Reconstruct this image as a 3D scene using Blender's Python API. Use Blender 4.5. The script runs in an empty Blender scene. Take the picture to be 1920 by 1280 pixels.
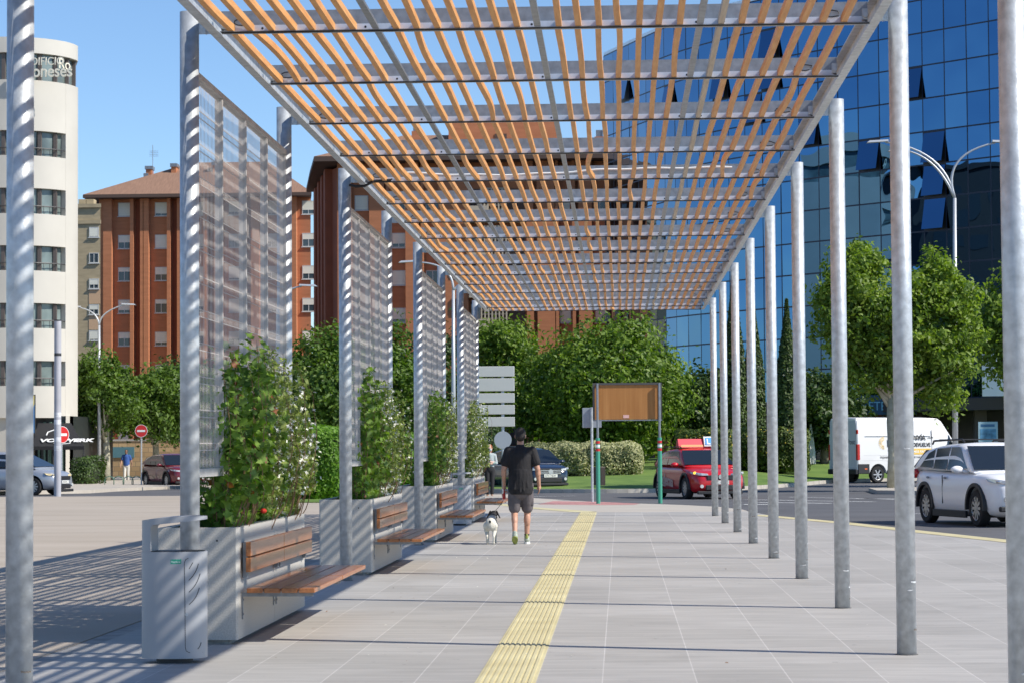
import bpy, bmesh, math, random
import numpy as np
from mathutils import Vector, Matrix
random.seed(7); rng = np.random.default_rng(7)
sc = bpy.context.scene
col = sc.collection
PI = math.pi
# ------------------------------------------------------------------ camera
FPX, YAW, PITCH, ROLL = 4500.0, -0.0447882, 0.0442176, -0.0069448
def cam_axes():
    cy, sy, cp, sp = math.cos(YAW), math.sin(YAW), math.cos(PITCH), math.sin(PITCH)
    f = np.array([sy*cp, cy*cp, sp]); r0 = np.array([cy, -sy, 0.]); u0 = np.cross(r0, f)
    r = math.cos(ROLL)*r0+math.sin(ROLL)*u0; u = -math.sin(ROLL)*r0+math.cos(ROLL)*u0
    return r, u, f
CR, CU, CF = cam_axes()
cam = bpy.data.cameras.new('camera'); camo = bpy.data.objects.new('camera', cam); col.objects.link(camo)
camo.matrix_world = Matrix(((CR[0], CU[0], -CF[0], 0), (CR[1], CU[1], -CF[1], 0), (CR[2], CU[2], -CF[2], 1.5), (0, 0, 0, 1)))
cam.sensor_width = 36; cam.lens = 36*FPX/1920; cam.clip_start = .1; cam.clip_end = 6000
cam.dof.use_dof = True; cam.dof.focus_distance = 30; cam.dof.aperture_fstop = 11
sc.camera = camo
# ------------------------------------------------------------------ light
SUN = Vector((1, -.328, .94)).normalized()
w = bpy.data.worlds.new('World'); sc.world = w; w.use_nodes = True
nt = w.node_tree; bg = nt.nodes['Background']
sky = nt.nodes.new('ShaderNodeTexSky'); sky.sky_type = 'NISHITA'; sky.sun_disc = False
sky.sun_elevation = math.asin(SUN.z); sky.sun_rotation = math.atan2(SUN.x, SUN.y)
sky.air_density = 1.0; sky.dust_density = 0.0; sky.ozone_density = 6.0; sky.altitude = 800
nt.links.new(sky.outputs[0], bg.inputs[0]); bg.inputs[1].default_value = .115
sl = bpy.data.lights.new('sun', 'SUN'); sl.energy = 4.2; sl.angle = math.radians(.53); sl.color = (1, .94, .85)
so = bpy.data.objects.new('sun', sl); col.objects.link(so); so.rotation_euler = SUN.to_track_quat('Z', 'Y').to_euler(); so.location = (30, -10, 30)
sc.view_settings.view_transform = 'Standard'; sc.view_settings.look = 'None'; sc.view_settings.exposure = 0.48; sc.view_settings.gamma = 1
# ------------------------------------------------------------------ pixel helpers (photo pixel -> world point)
def ray(px, py): return CF*FPX+(px-960)*CR-(py-640)*CU
def G(px, py, z=0.):
    d = ray(px, py); t = (z-1.5)/d[2]; return (d[0]*t, d[1]*t, z)
def A(px, py, Y):
    d = ray(px, py); t = Y/d[1]; return (d[0]*t, Y, 1.5+d[2]*t)
# ------------------------------------------------------------------ materials
MATS = {}
def mat(name, c, rough=.7, metal=0., noise=None, amt=.25, c2=None, bump=0., bscale=None, spec=.5, emit=None, coat=0., alpha=None, stretch=None, detail=4):
    if name in MATS: return MATS[name]
    m = bpy.data.materials.new(name); m.use_nodes = True; t = m.node_tree; b = t.nodes['Principled BSDF']
    b.inputs['Base Color'].default_value = (*c, 1); b.inputs['Roughness'].default_value = rough; b.inputs['Metallic'].default_value = metal
    b.inputs['Specular IOR Level'].default_value = spec; b.inputs['Coat Weight'].default_value = coat; b.inputs['Coat Roughness'].default_value = .05
    if alpha is not None: b.inputs['Alpha'].default_value = alpha
    tc = t.nodes.new('ShaderNodeTexCoord'); vec = tc.outputs['Object']
    if stretch:
        mp = t.nodes.new('ShaderNodeMapping'); mp.inputs['Scale'].default_value = stretch; t.links.new(vec, mp.inputs[0]); vec = mp.outputs[0]
    if noise:
        n = t.nodes.new('ShaderNodeTexNoise'); n.inputs['Scale'].default_value = noise; n.inputs['Detail'].default_value = detail; t.links.new(vec, n.inputs['Vector'])
        r = t.nodes.new('ShaderNodeValToRGB'); r.color_ramp.elements[0].position = .3; r.color_ramp.elements[1].position = .7
        d2 = c2 if c2 else tuple(min(1, x*(1+amt)) for x in c); d1 = c if c2 else tuple(x*(1-amt) for x in c)
        r.color_ramp.elements[0].color = (*d1, 1); r.color_ramp.elements[1].color = (*d2, 1)
        t.links.new(n.outputs[0], r.inputs[0]); t.links.new(r.outputs[0], b.inputs['Base Color'])
    if bump:
        n2 = t.nodes.new('ShaderNodeTexNoise'); n2.inputs['Scale'].default_value = bscale or 40; n2.inputs['Detail'].default_value = 3; t.links.new(vec, n2.inputs['Vector'])
        bp = t.nodes.new('ShaderNodeBump'); bp.inputs['Strength'].default_value = bump; bp.inputs['Distance'].default_value = .02
        t.links.new(n2.outputs[0], bp.inputs['Height']); t.links.new(bp.outputs[0], b.inputs['Normal'])
    if emit: b.inputs['Emission Color'].default_value = (*emit[0], 1); b.inputs['Emission Strength'].default_value = emit[1]
    MATS[name] = m; return m
def leafmat(name, c1, c2, scale=1.2, trans=.35, rough=.5):
    m = bpy.data.materials.new(name); m.use_nodes = True; t = m.node_tree; b = t.nodes['Principled BSDF']
    geo = t.nodes.new('ShaderNodeNewGeometry'); tc = t.nodes.new('ShaderNodeTexCoord')
    n = t.nodes.new('ShaderNodeTexNoise'); n.inputs['Scale'].default_value = scale; t.links.new(tc.outputs['Object'], n.inputs['Vector'])
    ad = t.nodes.new('ShaderNodeMath'); ad.operation = 'MULTIPLY_ADD'; ad.inputs[1].default_value = .5
    t.links.new(geo.outputs['Random Per Island'], ad.inputs[0]); t.links.new(n.outputs[0], ad.inputs[2])
    r = t.nodes.new('ShaderNodeValToRGB'); r.color_ramp.elements[0].position = .42; r.color_ramp.elements[1].position = 1.0
    r.color_ramp.elements[0].color = (*c1, 1); r.color_ramp.elements[1].color = (*c2, 1)
    t.links.new(ad.outputs[0], r.inputs[0]); t.links.new(r.outputs[0], b.inputs['Base Color'])
    b.inputs['Roughness'].default_value = rough; b.inputs['Specular IOR Level'].default_value = .35
    tr = t.nodes.new('ShaderNodeBsdfTranslucent'); mx = t.nodes.new('ShaderNodeMixShader'); mx.inputs[0].default_value = trans
    g = t.nodes.new('ShaderNodeMixRGB'); g.blend_type = 'MULTIPLY'; g.inputs[0].default_value = 1; g.inputs[2].default_value = (1.5, 1.7, .5, 1)
    t.links.new(r.outputs[0], g.inputs[1]); t.links.new(g.outputs[0], tr.inputs[0])
    t.links.new(b.outputs[0], mx.inputs[1]); t.links.new(tr.outputs[0], mx.inputs[2]); t.links.new(mx.outputs[0], t.nodes['Material Output'].inputs[0])
    MATS[name] = m; return m
# ------------------------------------------------------------------ mesh builder
class MB:
    def __init__(s): s.v = []; s.f = []; s.m = []; s.n = 0
    def add(s, vs, fs, mi=0):
        o = len(s.v); s.v += [tuple(p) for p in vs]; s.f += [tuple(i+o for i in f) for f in fs]; s.m += [mi]*len(fs); return s
    def box(s, x0, x1, y0, y1, z0, z1, mi=0, bev=0.):
        if bev <= 0:
            vs = [(x0,y0,z0),(x1,y0,z0),(x1,y1,z0),(x0,y1,z0),(x0,y0,z1),(x1,y0,z1),(x1,y1,z1),(x0,y1,z1)]
            return s.add(vs, [(0,3,2,1),(4,5,6,7),(0,1,5,4),(1,2,6,5),(2,3,7,6),(3,0,4,7)], mi)
        b = bm_box((x1-x0), (y1-y0), (z1-z0), bev); return s.bm(b, Matrix.Translation(((x0+x1)/2, (y0+y1)/2, (z0+z1)/2)), mi)
    def bm(s, b, M=None, mi=0):
        b.verts.index_update(); vs = [(M @ v.co if M else v.co)[:] for v in b.verts]
        s.add(vs, [tuple(v.index for v in f.verts) for f in b.faces], mi); b.free(); return s
    def cyl(s, p0, p1, r0, r1=None, n=16, mi=0, cap=True):
        r1 = r0 if r1 is None else r1; p0 = Vector(p0); p1 = Vector(p1); d = (p1-p0).normalized()
        a = d.orthogonal().normalized(); b = d.cross(a); vs = []
        for p, r in ((p0, r0), (p1, r1)):
            for i in range(n): t = 2*PI*i/n; vs.append(p+(a*math.cos(t)+b*math.sin(t))*r)
        fs = [(i, (i+1) % n, n+(i+1) % n, n+i) for i in range(n)]
        if cap: fs += [tuple(range(n-1, -1, -1)), tuple(range(n, 2*n))]
        return s.add(vs, fs, mi)
    def tube(s, pts, r, n=8, mi=0):
        pts = [Vector(p) for p in pts]; rs = r if isinstance(r, (list, tuple)) else [r]*len(pts); vs = []; a = None
        for i, p in enumerate(pts):
            d = (pts[min(i+1, len(pts)-1)]-pts[max(i-1, 0)]).normalized()
            if a is None: a = d.orthogonal().normalized()
            a = (a-d*a.dot(d)).normalized(); b = d.cross(a)
            for k in range(n): t = 2*PI*k/n; vs.append(p+(a*math.cos(t)+b*math.sin(t))*rs[i])
        fs = []
        for i in range(len(pts)-1):
            for k in range(n): fs.append((i*n+k, i*n+(k+1) % n, (i+1)*n+(k+1) % n, (i+1)*n+k))
        fs += [tuple(range(n-1, -1, -1)), tuple(range((len(pts)-1)*n, len(pts)*n))]
        return s.add(vs, fs, mi)
    def ell(s, c, r, n=12, mi=0, M=None):
        vs = []; fs = []; k = n; h = max(6, n//2+2)
        for i in range(1, h):
            p = PI*i/h
            for j in range(k): t = 2*PI*j/k; vs.append(Vector((math.sin(p)*math.cos(t)*r[0], math.sin(p)*math.sin(t)*r[1], math.cos(p)*r[2])))
        vs += [Vector((0, 0, r[2])), Vector((0, 0, -r[2]))]; T = len(vs)-2
        for i in range(h-2):
            for j in range(k): fs.append((i*k+j, (i+1)*k+j, (i+1)*k+(j+1) % k, i*k+(j+1) % k))
        for j in range(k): fs.append((T, j, (j+1) % k)); fs.append((T+1, (h-2)*k+(j+1) % k, (h-2)*k+j))
        if M: vs = [M @ v for v in vs]
        return s.add([v+Vector(c) for v in vs], fs, mi)
    def prism(s, poly, axis, a0, a1, mi=0):
        n = len(poly); vs = []
        for a in (a0, a1):
            for p in poly:
                vs.append((a, p[0], p[1]) if axis == 'x' else ((p[0], a, p[1]) if axis == 'y' else (p[0], p[1], a)))
        return s.add(vs, [tuple(range(n-1, -1, -1)), tuple(range(n, 2*n))]+[(i, (i+1) % n, n+(i+1) % n, n+i) for i in range(n)], mi)
    def mesh(s, name, mats, smooth=False, fix=True):
        me = bpy.data.meshes.new(name); me.from_pydata(s.v, [], s.f)
        for m in (mats if isinstance(mats, (list, tuple)) else [mats]): me.materials.append(m)
        me.polygons.foreach_set('material_index', s.m)
        if fix:
            b = bmesh.new(); b.from_mesh(me); bmesh.ops.recalc_face_normals(b, faces=b.faces); b.to_mesh(me); b.free()
        if smooth: me.shade_smooth() if hasattr(me, 'shade_smooth') else None
        me.update(); return me
    def build(s, name, mats, parent=None, smooth=False, loc=None, rot=None, auto=None):
        me = s.mesh(name, mats)
        if smooth or auto:
            me.polygons.foreach_set('use_smooth', [True]*len(me.polygons))
            if auto:
                b = bmesh.new(); b.from_mesh(me)
                for e in b.edges:
                    if len(e.link_faces) != 2 or e.calc_face_angle(0) > auto: e.smooth = False
                b.to_mesh(me); b.free()
        return link(name, me, parent, loc, rot)
def bm_box(x, y, z, bev):
    b = bmesh.new(); bmesh.ops.create_cube(b, size=1); bmesh.ops.scale(b, vec=(x, y, z), verts=b.verts)
    bmesh.ops.bevel(b, geom=b.edges[:], offset=bev, segments=1, affect='EDGES'); return b
def link(name, me, parent=None, loc=None, rot=None):
    o = bpy.data.objects.new(name, me); col.objects.link(o)
    if parent: o.parent = parent
    if loc is not None: o.location = loc
    if rot is not None: o.rotation_euler = rot
    return o
def tag(o, label=None, cat=None, group=None, kind=None):
    if label: o['label'] = label
    if cat: o['category'] = cat
    if group: o['group'] = group
    if kind: o['kind'] = kind
    return o
def thing(name, label, cat, loc=(0, 0, 0), rz=0, group=None):
    o = bpy.data.objects.new(name, None); col.objects.link(o); o.empty_display_size = .2
    o.location = loc; o.rotation_euler = (0, 0, rz); return tag(o, label, cat, group)
def copy_tree(o, parent=None):
    c = o.copy(); col.objects.link(c)
    if parent: c.parent = parent
    for ch in list(o.children): copy_tree(ch, c)
    return c
def evaluated(o):
    dg = bpy.context.evaluated_depsgraph_get(); me = bpy.data.meshes.new_from_object(o.evaluated_get(dg)); return me
def text(s, size, m, parent, loc, rot, name='lettering', ext=.004, align='LEFT', sx=1., bold=0.):
    cu = bpy.data.curves.new(name, 'FONT'); cu.body = s; cu.size = size; cu.extrude = ext; cu.align_x = align; cu.offset = bold
    o = bpy.data.objects.new('tmp', cu); col.objects.link(o); me = evaluated(o); bpy.data.objects.remove(o)
    me.name = name; me.materials.clear(); me.materials.append(m)
    o = link(name, me, parent, loc, rot); o.scale = (sx, 1, 1); return o
RX = (PI/2, 0, 0)   # text upright, facing -y
# ------------------------------------------------------------------ material set
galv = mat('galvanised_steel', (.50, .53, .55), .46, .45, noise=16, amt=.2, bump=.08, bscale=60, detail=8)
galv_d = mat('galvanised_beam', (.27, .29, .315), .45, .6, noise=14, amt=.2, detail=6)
alum = mat('aluminium_strip', (.66, .67, .70), .35, .5, noise=10, amt=.1)
blackm = mat('black_rubber', (.012, .012, .013), .5)
lathm = mat('larch_wood', (.56, .25, .075), .55, noise=3, c2=(.72, .38, .13), stretch=(14, 1, 14), bump=.1, bscale=30)
lathp = mat('pale_grey_wood', (.48, .40, .31), .6, noise=3, amt=.15, stretch=(14, 1, 14))  # paler, greyer wood for one lath row
benchw = mat('varnished_wood', (.30, .105, .035), .3, noise=2.5, c2=(.42, .17, .06), stretch=(20, 1, 20), bump=.08, bscale=20, coat=.25)
conc = mat('planter_concrete', (.40, .385, .35), .85, noise=90, c2=(.54, .52, .48), bump=.15, bscale=120, detail=3)
concd = mat('plinth_concrete', (.30, .30, .29), .9, noise=30)
soil = mat('soil', (.05, .035, .022), .95, noise=20, bump=.8, bscale=15)
wire = mat('mesh_wire', (.58, .55, .53), .6, .1)
binm = mat('bin_grey_paint', (.36, .37, .39), .45, .1, noise=3, amt=.04)
dark = mat('dark_grey', (.04, .042, .045), .6)
green = mat('green_label', (.02, .30, .20), .5)
white = mat('white_paint', (.80, .80, .78), .5)
whites = mat('white_letter', (.85, .85, .83), .6)
stone = mat('kerb_stone', (.42, .39, .34), .85, noise=3, amt=.15)
bark = mat('bark', (.17, .14, .10), .9, noise=6, amt=.5, bump=.8, bscale=12)
barkp = mat('plane_bark', (.30, .28, .20), .9, noise=5, c2=(.48, .46, .36), bump=.3, bscale=12)
# ================================================================== SETTING
def poly_sheet(name, pts, m, z=0., thick=0., kind='structure'):
    b = bmesh.new(); vs = [b.verts.new((p[0], p[1], z)) for p in pts]; f = b.faces.new(vs)
    if f.normal.z < 0: f.normal_flip()
    if thick:
        r = bmesh.ops.extrude_face_region(b, geom=[f]); 
        bmesh.ops.translate(b, vec=(0, 0, -thick), verts=[v for v in r['geom'] if isinstance(v, bmesh.types.BMVert)])
    bmesh.ops.recalc_face_normals(b, faces=b.faces)
    me = bpy.data.meshes.new(name); b.to_mesh(me); b.free(); me.materials.append(m)
    return tag(link(name, me), kind=kind)
def gz(x, y):
    if x > -8: k = 0
    else: k = min(1, max(0, (y-88)/40))*min(1, (-8-x)/8)
    return -.08-.27*k
# base ground
asph = mat('asphalt', (.10, .10, .105), .9, noise=.35, amt=.18, bump=.3, bscale=60, detail=10)
xs = [-3000, -600, -150, -80, -60, -45, -35, -28, -22, -18, -16, -14, -12, -10, -8, 0, 20, 60, 200, 600, 3000]
ys = [-300, -50, 0, 30, 60, 80, 88, 92, 98, 104, 110, 116, 122, 128, 140, 170, 220, 400, 1000, 4000]
mb = MB(); vs = [(x, y, gz(x, y)) for y in ys for x in xs]; nx = len(xs)
mb.add(vs, [(j*nx+i, j*nx+i+1, (j+1)*nx+i+1, (j+1)*nx+i) for j in range(len(ys)-1) for i in range(nx-1)])
tag(mb.build('road_asphalt', asph), kind='structure')
# tiled floor
def tile_mat():
    m = bpy.data.materials.new('grey_floor_tiles'); m.use_nodes = True; t = m.node_tree; b = t.nodes['Principled BSDF']
    tc = t.nodes.new('ShaderNodeTexCoord'); sp = t.nodes.new('ShaderNodeSeparateXYZ'); cb = t.nodes.new('ShaderNodeCombineXYZ')
    t.links.new(tc.outputs['Object'], sp.inputs[0]); t.links.new(sp.outputs[1], cb.inputs[0])
    ad = t.nodes.new('ShaderNodeMath'); ad.inputs[1].default_value = -.075+60; t.links.new(sp.outputs[0], ad.inputs[0])
    sc_ = t.nodes.new('ShaderNodeMath'); sc_.operation = 'MULTIPLY'; sc_.inputs[1].default_value = .6/.604; t.links.new(ad.outputs[0], sc_.inputs[0]); t.links.new(sc_.outputs[0], cb.inputs[1])
    br = t.nodes.new('ShaderNodeTexBrick'); br.offset = .37; br.offset_frequency = 2
    for k, v in (('Scale', 1), ('Mortar Size', .0045), ('Mortar Smooth', .1), ('Brick Width', 1.2), ('Row Height', .6), ('Bias', 0)): br.inputs[k].default_value = v
    br.inputs['Color1'].default_value = (.385, .370, .342, 1); br.inputs['Color2'].default_value = (.44, .424, .395, 1); br.inputs['Mortar'].default_value = (.55, .53, .50, 1)
    t.links.new(cb.outputs[0], br.inputs['Vector'])
    mp = t.nodes.new('ShaderNodeMapping'); mp.inputs['Scale'].default_value = (.8, 5, 1); t.links.new(tc.outputs['Object'], mp.inputs[0])
    n = t.nodes.new('ShaderNodeTexNoise'); n.inputs['Scale'].default_value = 1.6; n.inputs['Detail'].default_value = 6; t.links.new(mp.outputs[0], n.inputs[0])
    n3 = t.nodes.new('ShaderNodeTexNoise'); n3.inputs['Scale'].default_value = .35; n3.inputs['Detail'].default_value = 5; t.links.new(tc.outputs['Object'], n3.inputs[0])
    r = t.nodes.new('ShaderNodeMapRange'); r.inputs[1].default_value = .3; r.inputs[2].default_value = .7; r.inputs[3].default_value = .87; r.inputs[4].default_value = 1.1; t.links.new(n.outputs[0], r.inputs[0])
    r3 = t.nodes.new('ShaderNodeMapRange'); r3.inputs[1].default_value = .3; r3.inputs[2].default_value = .7; r3.inputs[3].default_value = .88; r3.inputs[4].default_value = 1.05; t.links.new(n3.outputs[0], r3.inputs[0])
    mm = t.nodes.new('ShaderNodeMath'); mm.operation = 'MULTIPLY'; t.links.new(r.outputs[0], mm.inputs[0]); t.links.new(r3.outputs[0], mm.inputs[1])
    mx = t.nodes.new('ShaderNodeMixRGB'); mx.blend_type = 'MULTIPLY'; mx.inputs[0].default_value = 1; t.links.new(br.outputs[0], mx.inputs[1]); t.links.new(mm.outputs[0], mx.inputs[2])
    n4 = t.nodes.new('ShaderNodeTexNoise'); n4.inputs['Scale'].default_value = 9; n4.inputs['Detail'].default_value = 2; t.links.new(tc.outputs['Object'], n4.inputs[0])
    r4 = t.nodes.new('ShaderNodeMapRange'); r4.inputs[1].default_value = .70; r4.inputs[2].default_value = .76; r4.inputs[3].default_value = 1; r4.inputs[4].default_value = .72; t.links.new(n4.outputs[0], r4.inputs[0])
    n5 = t.nodes.new('ShaderNodeTexNoise'); n5.inputs['Scale'].default_value = .9; n5.inputs['Detail'].default_value = 8; n5.inputs['Roughness'].default_value = .7; t.links.new(tc.outputs['Object'], n5.inputs[0])
    r5 = t.nodes.new('ShaderNodeMapRange'); r5.inputs[1].default_value = .56; r5.inputs[2].default_value = .74; r5.inputs[3].default_value = 1; r5.inputs[4].default_value = .84; t.links.new(n5.outputs[0], r5.inputs[0])
    m2 = t.nodes.new('ShaderNodeMath'); m2.operation = 'MULTIPLY'; t.links.new(r4.outputs[0], m2.inputs[0]); t.links.new(r5.outputs[0], m2.inputs[1])
    mx2 = t.nodes.new('ShaderNodeMixRGB'); mx2.blend_type = 'MULTIPLY'; mx2.inputs[0].default_value = 1; t.links.new(mx.outputs[0], mx2.inputs[1]); t.links.new(m2.outputs[0], mx2.inputs[2])
    t.links.new(mx2.outputs[0], b.inputs['Base Color']); b.inputs['Roughness'].default_value = .6; b.inputs['Specular IOR Level'].default_value = .3
    return m
tiles = tile_mat()
EDGE = [(14, -5), (10.9, 12), (9.5, 20), (7.95, 28), (6.15, 38.1), (5.3, 42.6), (4.6, 46.8), (3.75, 50.4), (3.2, 52.8)]
poly_sheet('tiled_pavement', [(-4.07, -5)]+EDGE+[(2.95, 55.85), (-4.07, 55.85)], tiles, 0, .14)
beige = mat('beige_paving', (.37, .315, .25), .85, noise=.5, c2=(.44, .38, .31), bump=.2, bscale=40, stretch=(.5, 1.6, 1), detail=9)
beige2 = mat('pale_paving', (.42, .375, .315), .8, noise=.9, c2=(.50, .455, .39), stretch=(.6, 2, 1), detail=8)
poly_sheet('plaza_pavement', [(-70, -5), (-4.25, -5), (-4.25, 78.2), (-12, 79), (-70, 79)], beige, 0, .14)
poly_sheet('drain_strip', [(-4.25, -5), (-4.07, -5), (-4.07, 55.85), (-4.25, 55.85)], mat('drain_concrete', (.33, .32, .30), .9, noise=5), -.006, .1)
poly_sheet('crossing_pavement', [(-4.25, 55.85), (2.95, 55.85), (2.9, 57.5), (2.45, 60.2), (1.6, 62.4), (.55, 64.2), (-.9, 67.0), (-2.6, 72), (-3.4, 78), (-4.25, 78.2)], beige2, 0, .14)
pk = mat('red_tactile_paving', (.50, .24, .22), .85, noise=8, amt=.2)
poly_sheet('red_tactile_patch', [(-1.45, 66.4), (-.05, 63.6), (.45, 64.1), (-.85, 66.7)], pk, .006)
poly_sheet('red_tactile_patch', [(-2.2, 63.9), (-.6, 62.8), (.35, 62.9), (.5, 64.0), (-.95, 66.6), (-1.9, 67.6)], pk, .004)
for i, yy in enumerate((28.4, 34.2, 44, 57, 66)):   # pale joints across the plaza
    poly_sheet('paving_joint', [(-60, yy), (-4.3, yy), (-4.3, yy+.05), (-60, yy+.05)], mat('joint_pale', (.52, .47, .40), .9), .004)
# tactile strip with ribs
tact = mat('yellow_tactile', (.48, .42, .23), .75, noise=1.3, c2=(.63, .57, .34), detail=10)
mb = MB(); mb.box(-.945, -.555, -5, 55.7, -.02, .004)
for i in range(9): x = -.935+.0405*(i+.5); mb.box(x-.011, x+.011, -5, 55.7, .0045, .010)
tag(mb.build('tactile_strip', tact), kind='structure')
mb = MB()
off = [(p[0]-.42, p[1]-.1) for p in EDGE]
for i in range(1, len(EDGE)-1):
    a, b, c, d = EDGE[i], EDGE[i+1], off[i+1], off[i]; mb.add([(a[0]-.05, a[1], .005), (b[0]-.05, b[1], .005), (*c, .005), (*d, .005)], [(0, 1, 2, 3)])
tag(mb.build('yellow_edge_strip', tact), kind='structure')
mb = MB()   # tactile strip turning left across the pale paving
mb.add([(-.75, 55.7, .005), (-.55, 56.3, .005), (-2.3, 61.0, .005), (-3.6, 66.5, .005), (-3.95, 66.4, .005), (-2.7, 60.8, .005), (-1.1, 55.9, .005)], [(0, 1, 2, 3, 4, 5, 6)])
tag(mb.build('tactile_branch', tact), kind='structure')
# road markings
mk = mat('road_paint', (.62, .62, .60), .8, noise=3, amt=.15)
def line(p, q, wd, name='road_marking'):
    p = Vector((*p, 0)); q = Vector((*q, 0)); n = (q-p).normalized().cross(Vector((0, 0, 1)))*wd/2
    return poly_sheet(name, [(p-n)[:2], (q-n)[:2], (q+n)[:2], (p+n)[:2]], mk, -.075)
for a, b, wd in (((1395, 945), (1445, 945), .45), ((1400, 936), (1640, 940), .25), ((1480, 931), (1900, 940), .18), ((1605, 934), (1720, 935), .3), ((1000, 930), (1080, 929), .15), ((1700, 962), (1840, 964), .15), ((1420, 941), (1560, 943), .3)):
    line(G(*a, -.08)[:2], G(*b, -.08)[:2], wd)
# roundabout lawn as a mound with stone kerb
grass_m = mat('lawn_grass', (.085, .16, .022), .9, noise=1.2, c2=(.15, .235, .04), bump=.9, bscale=25, detail=9, stretch=(1, .5, 1))
def mound(name, c, ctrl, h, rings=12):
    n0 = len(ctrl); pts = []
    for i in range(n0):
        p0, p1, p2, p3 = (Vector(ctrl[(i+k) % n0]) for k in (-1, 0, 1, 2))
        for k in range(8): q = k/8; pts.append(.5*((2*p1)+(p2-p0)*q+(2*p0-5*p1+4*p2-p3)*q*q+(3*p1-p0-3*p2+p3)*q**3))
    nn = len(pts); c = Vector(c); mb = MB(); vs = [(c.x, c.y, .05+h)]
    for k in range(1, rings+1):
        q = k/rings
        for p in pts: v = c+(p-c)*q; vs.append((v.x, v.y, .05+h*(1-q)+.04*math.sin(v.x*.5)*math.sin(v.y*.4)*(1-q)))
    fs = [(0, 1+i, 1+(i+1) % nn) for i in range(nn)]
    for k in range(rings-1):
        for i in range(nn): fs.append((1+k*nn+i, 1+(k+1)*nn+i, 1+(k+1)*nn+(i+1) % nn, 1+k*nn+(i+1) % nn))
    mb.add(vs, fs); tag(mb.build(name, grass_m, smooth=True), kind='structure')
    kb = MB(); acc = 0
    for i in range(nn):
        a, b_ = pts[i], pts[(i+1) % nn]; m_ = max(1, int((b_-a).length/1.0)); na = (a-c).normalized()*.22; nb_ = (b_-c).normalized()*.22
        for k in range(m_):
            q0, q1 = k/m_, (k+.985)/m_; p, r = a.lerp(b_, q0), a.lerp(b_, q1); kb.prism([p[:], r[:], (r+nb_)[:], (p+na)[:]], 'z', -.09, .06)
    tag(kb.build(name+'_kerb', stone), kind='structure')
mound('roundabout_lawn', (4, 124), [(-9, 94), (-5.5, 86.5), (-2, 84), (1, 83.8), (4, 87), (6.6, 94), (9.5, 104), (15, 110), (24, 118), (26, 140), (12, 160), (-10, 158), (-16, 130), (-13, 106)], 1.0)
poly_sheet('garden_lawn', [(-10.6, 68.0), (-7, 67.0), (-5.4, 68.5), (-5.2, 77.5), (-5.6, 78.6), (-12, 79.4)], grass_m, .03, .2)
# far left pavement and island
sw = [(-60, 87.5), (-21.5, 87.5), (-20, 90), (-20.3, 96), (-19.6, 106), (-17.5, 112), (-12, 116), (-12, 150), (-60, 150)]
b = MB(); b.add([(x, y, gz(x, y)+.13) for x, y in sw]+[(x, y, gz(x, y)-.05) for x, y in sw], [tuple(range(len(sw)))]+[(i, (i+1) % len(sw), len(sw)+(i+1) % len(sw), len(sw)+i) for i in range(len(sw))])
tag(b.build('far_pavement', beige2), kind='structure')
poly_sheet('traffic_island', [(8.3, 78.5), (9.5, 77.2), (16, 74.5), (17.5, 76), (16, 80), (10, 84.5), (8.5, 83)], beige2, .05, .16)
# ================================================================== PERGOLA
PX_R, PX_L, PY0, BAY, PH = 2.041, -3.150, 17.42, 4.99, 4.725
perg = thing('pergola', 'long galvanised steel pergola with timber lath roof and mesh screens', 'pergola', (0, PY0, 0))
mb = MB(); mb.cyl((0, 0, 0), (0, 0, PH), .071, n=32)
post_me = mb.mesh('post', galv)
post_me.polygons.foreach_set('use_smooth', [len(p.vertices) == 4 for p in post_me.polygons])
posts = []
for k in range(-1, 8):
    for x in (PX_R, PX_L):
        o = link('post', post_me, perg, (x, k*BAY+(.05 if x < 0 else 0), 0)); o.rotation_euler = (0, 0, random.random()*6)
        rs_ = random.Random(k*7+int(x*3)); mb = MB(); mb.cyl((0, 0, 0), (0, 0, .004), .082, n=24); q_ = mb.build('base_joint', mat('joint_grime', (.16, .15, .14), .95, noise=30, amt=.4), perg, loc=(x, k*BAY+(.05 if x < 0 else 0), 0))
        for j in range(rs_.choice((2, 3, 4))):
            z = rs_.uniform(.04, .55) if j < 3 else rs_.uniform(1.2, 2.6); h_ = rs_.uniform(.004, .014); a0 = rs_.uniform(-1.9, -.4); a1 = a0+rs_.uniform(.5, 1.2); mb = MB(); n_ = 6; vs = []
            for i in range(n_+1):
                a = a0+(a1-a0)*i/n_; zz = z+rs_.uniform(-.003, .003); vs += [(.0718*math.cos(a), .0718*math.sin(a), zz), (.0718*math.cos(a), .0718*math.sin(a), zz+h_*rs_.uniform(.6, 1.1))]
            mb.add(vs, [(2*i, 2*i+2, 2*i+3, 2*i+1) for i in range(n_)]); mb.build('scuff_mark', mat('scuff_white', (.52, .54, .55), .7, noise=40, amt=.2) if j != 1 else mat('scuff_dark', (.14, .12, .10), .8), q_)
        mb = MB()
        if x > 0: mb.box(1.90, 1.985, -.006, .006, 4.575, 4.70); mb.box(1.93, 1.935, -.03, .03, 4.575, 4.7)
        else: mb.box(-3.09, -2.985, -.006, .006, 4.56, 4.70); mb.box(-3.03, -3.025, -.03, .03, 4.56, 4.7)
        q = 1.955 if x > 0 else -3.06
        mb.cyl((q, -.012, 4.61), (q, -.004, 4.61), .014, n=8); mb.cyl((q, -.012, 4.66), (q, -.004, 4.66), .014, n=8)
        mb.build('bracket', galv, perg, loc=(0, k*BAY+(.05 if x < 0 else 0), 0))
Y_START, Y_END = 9.93-PY0, 53.75-PY0
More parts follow.
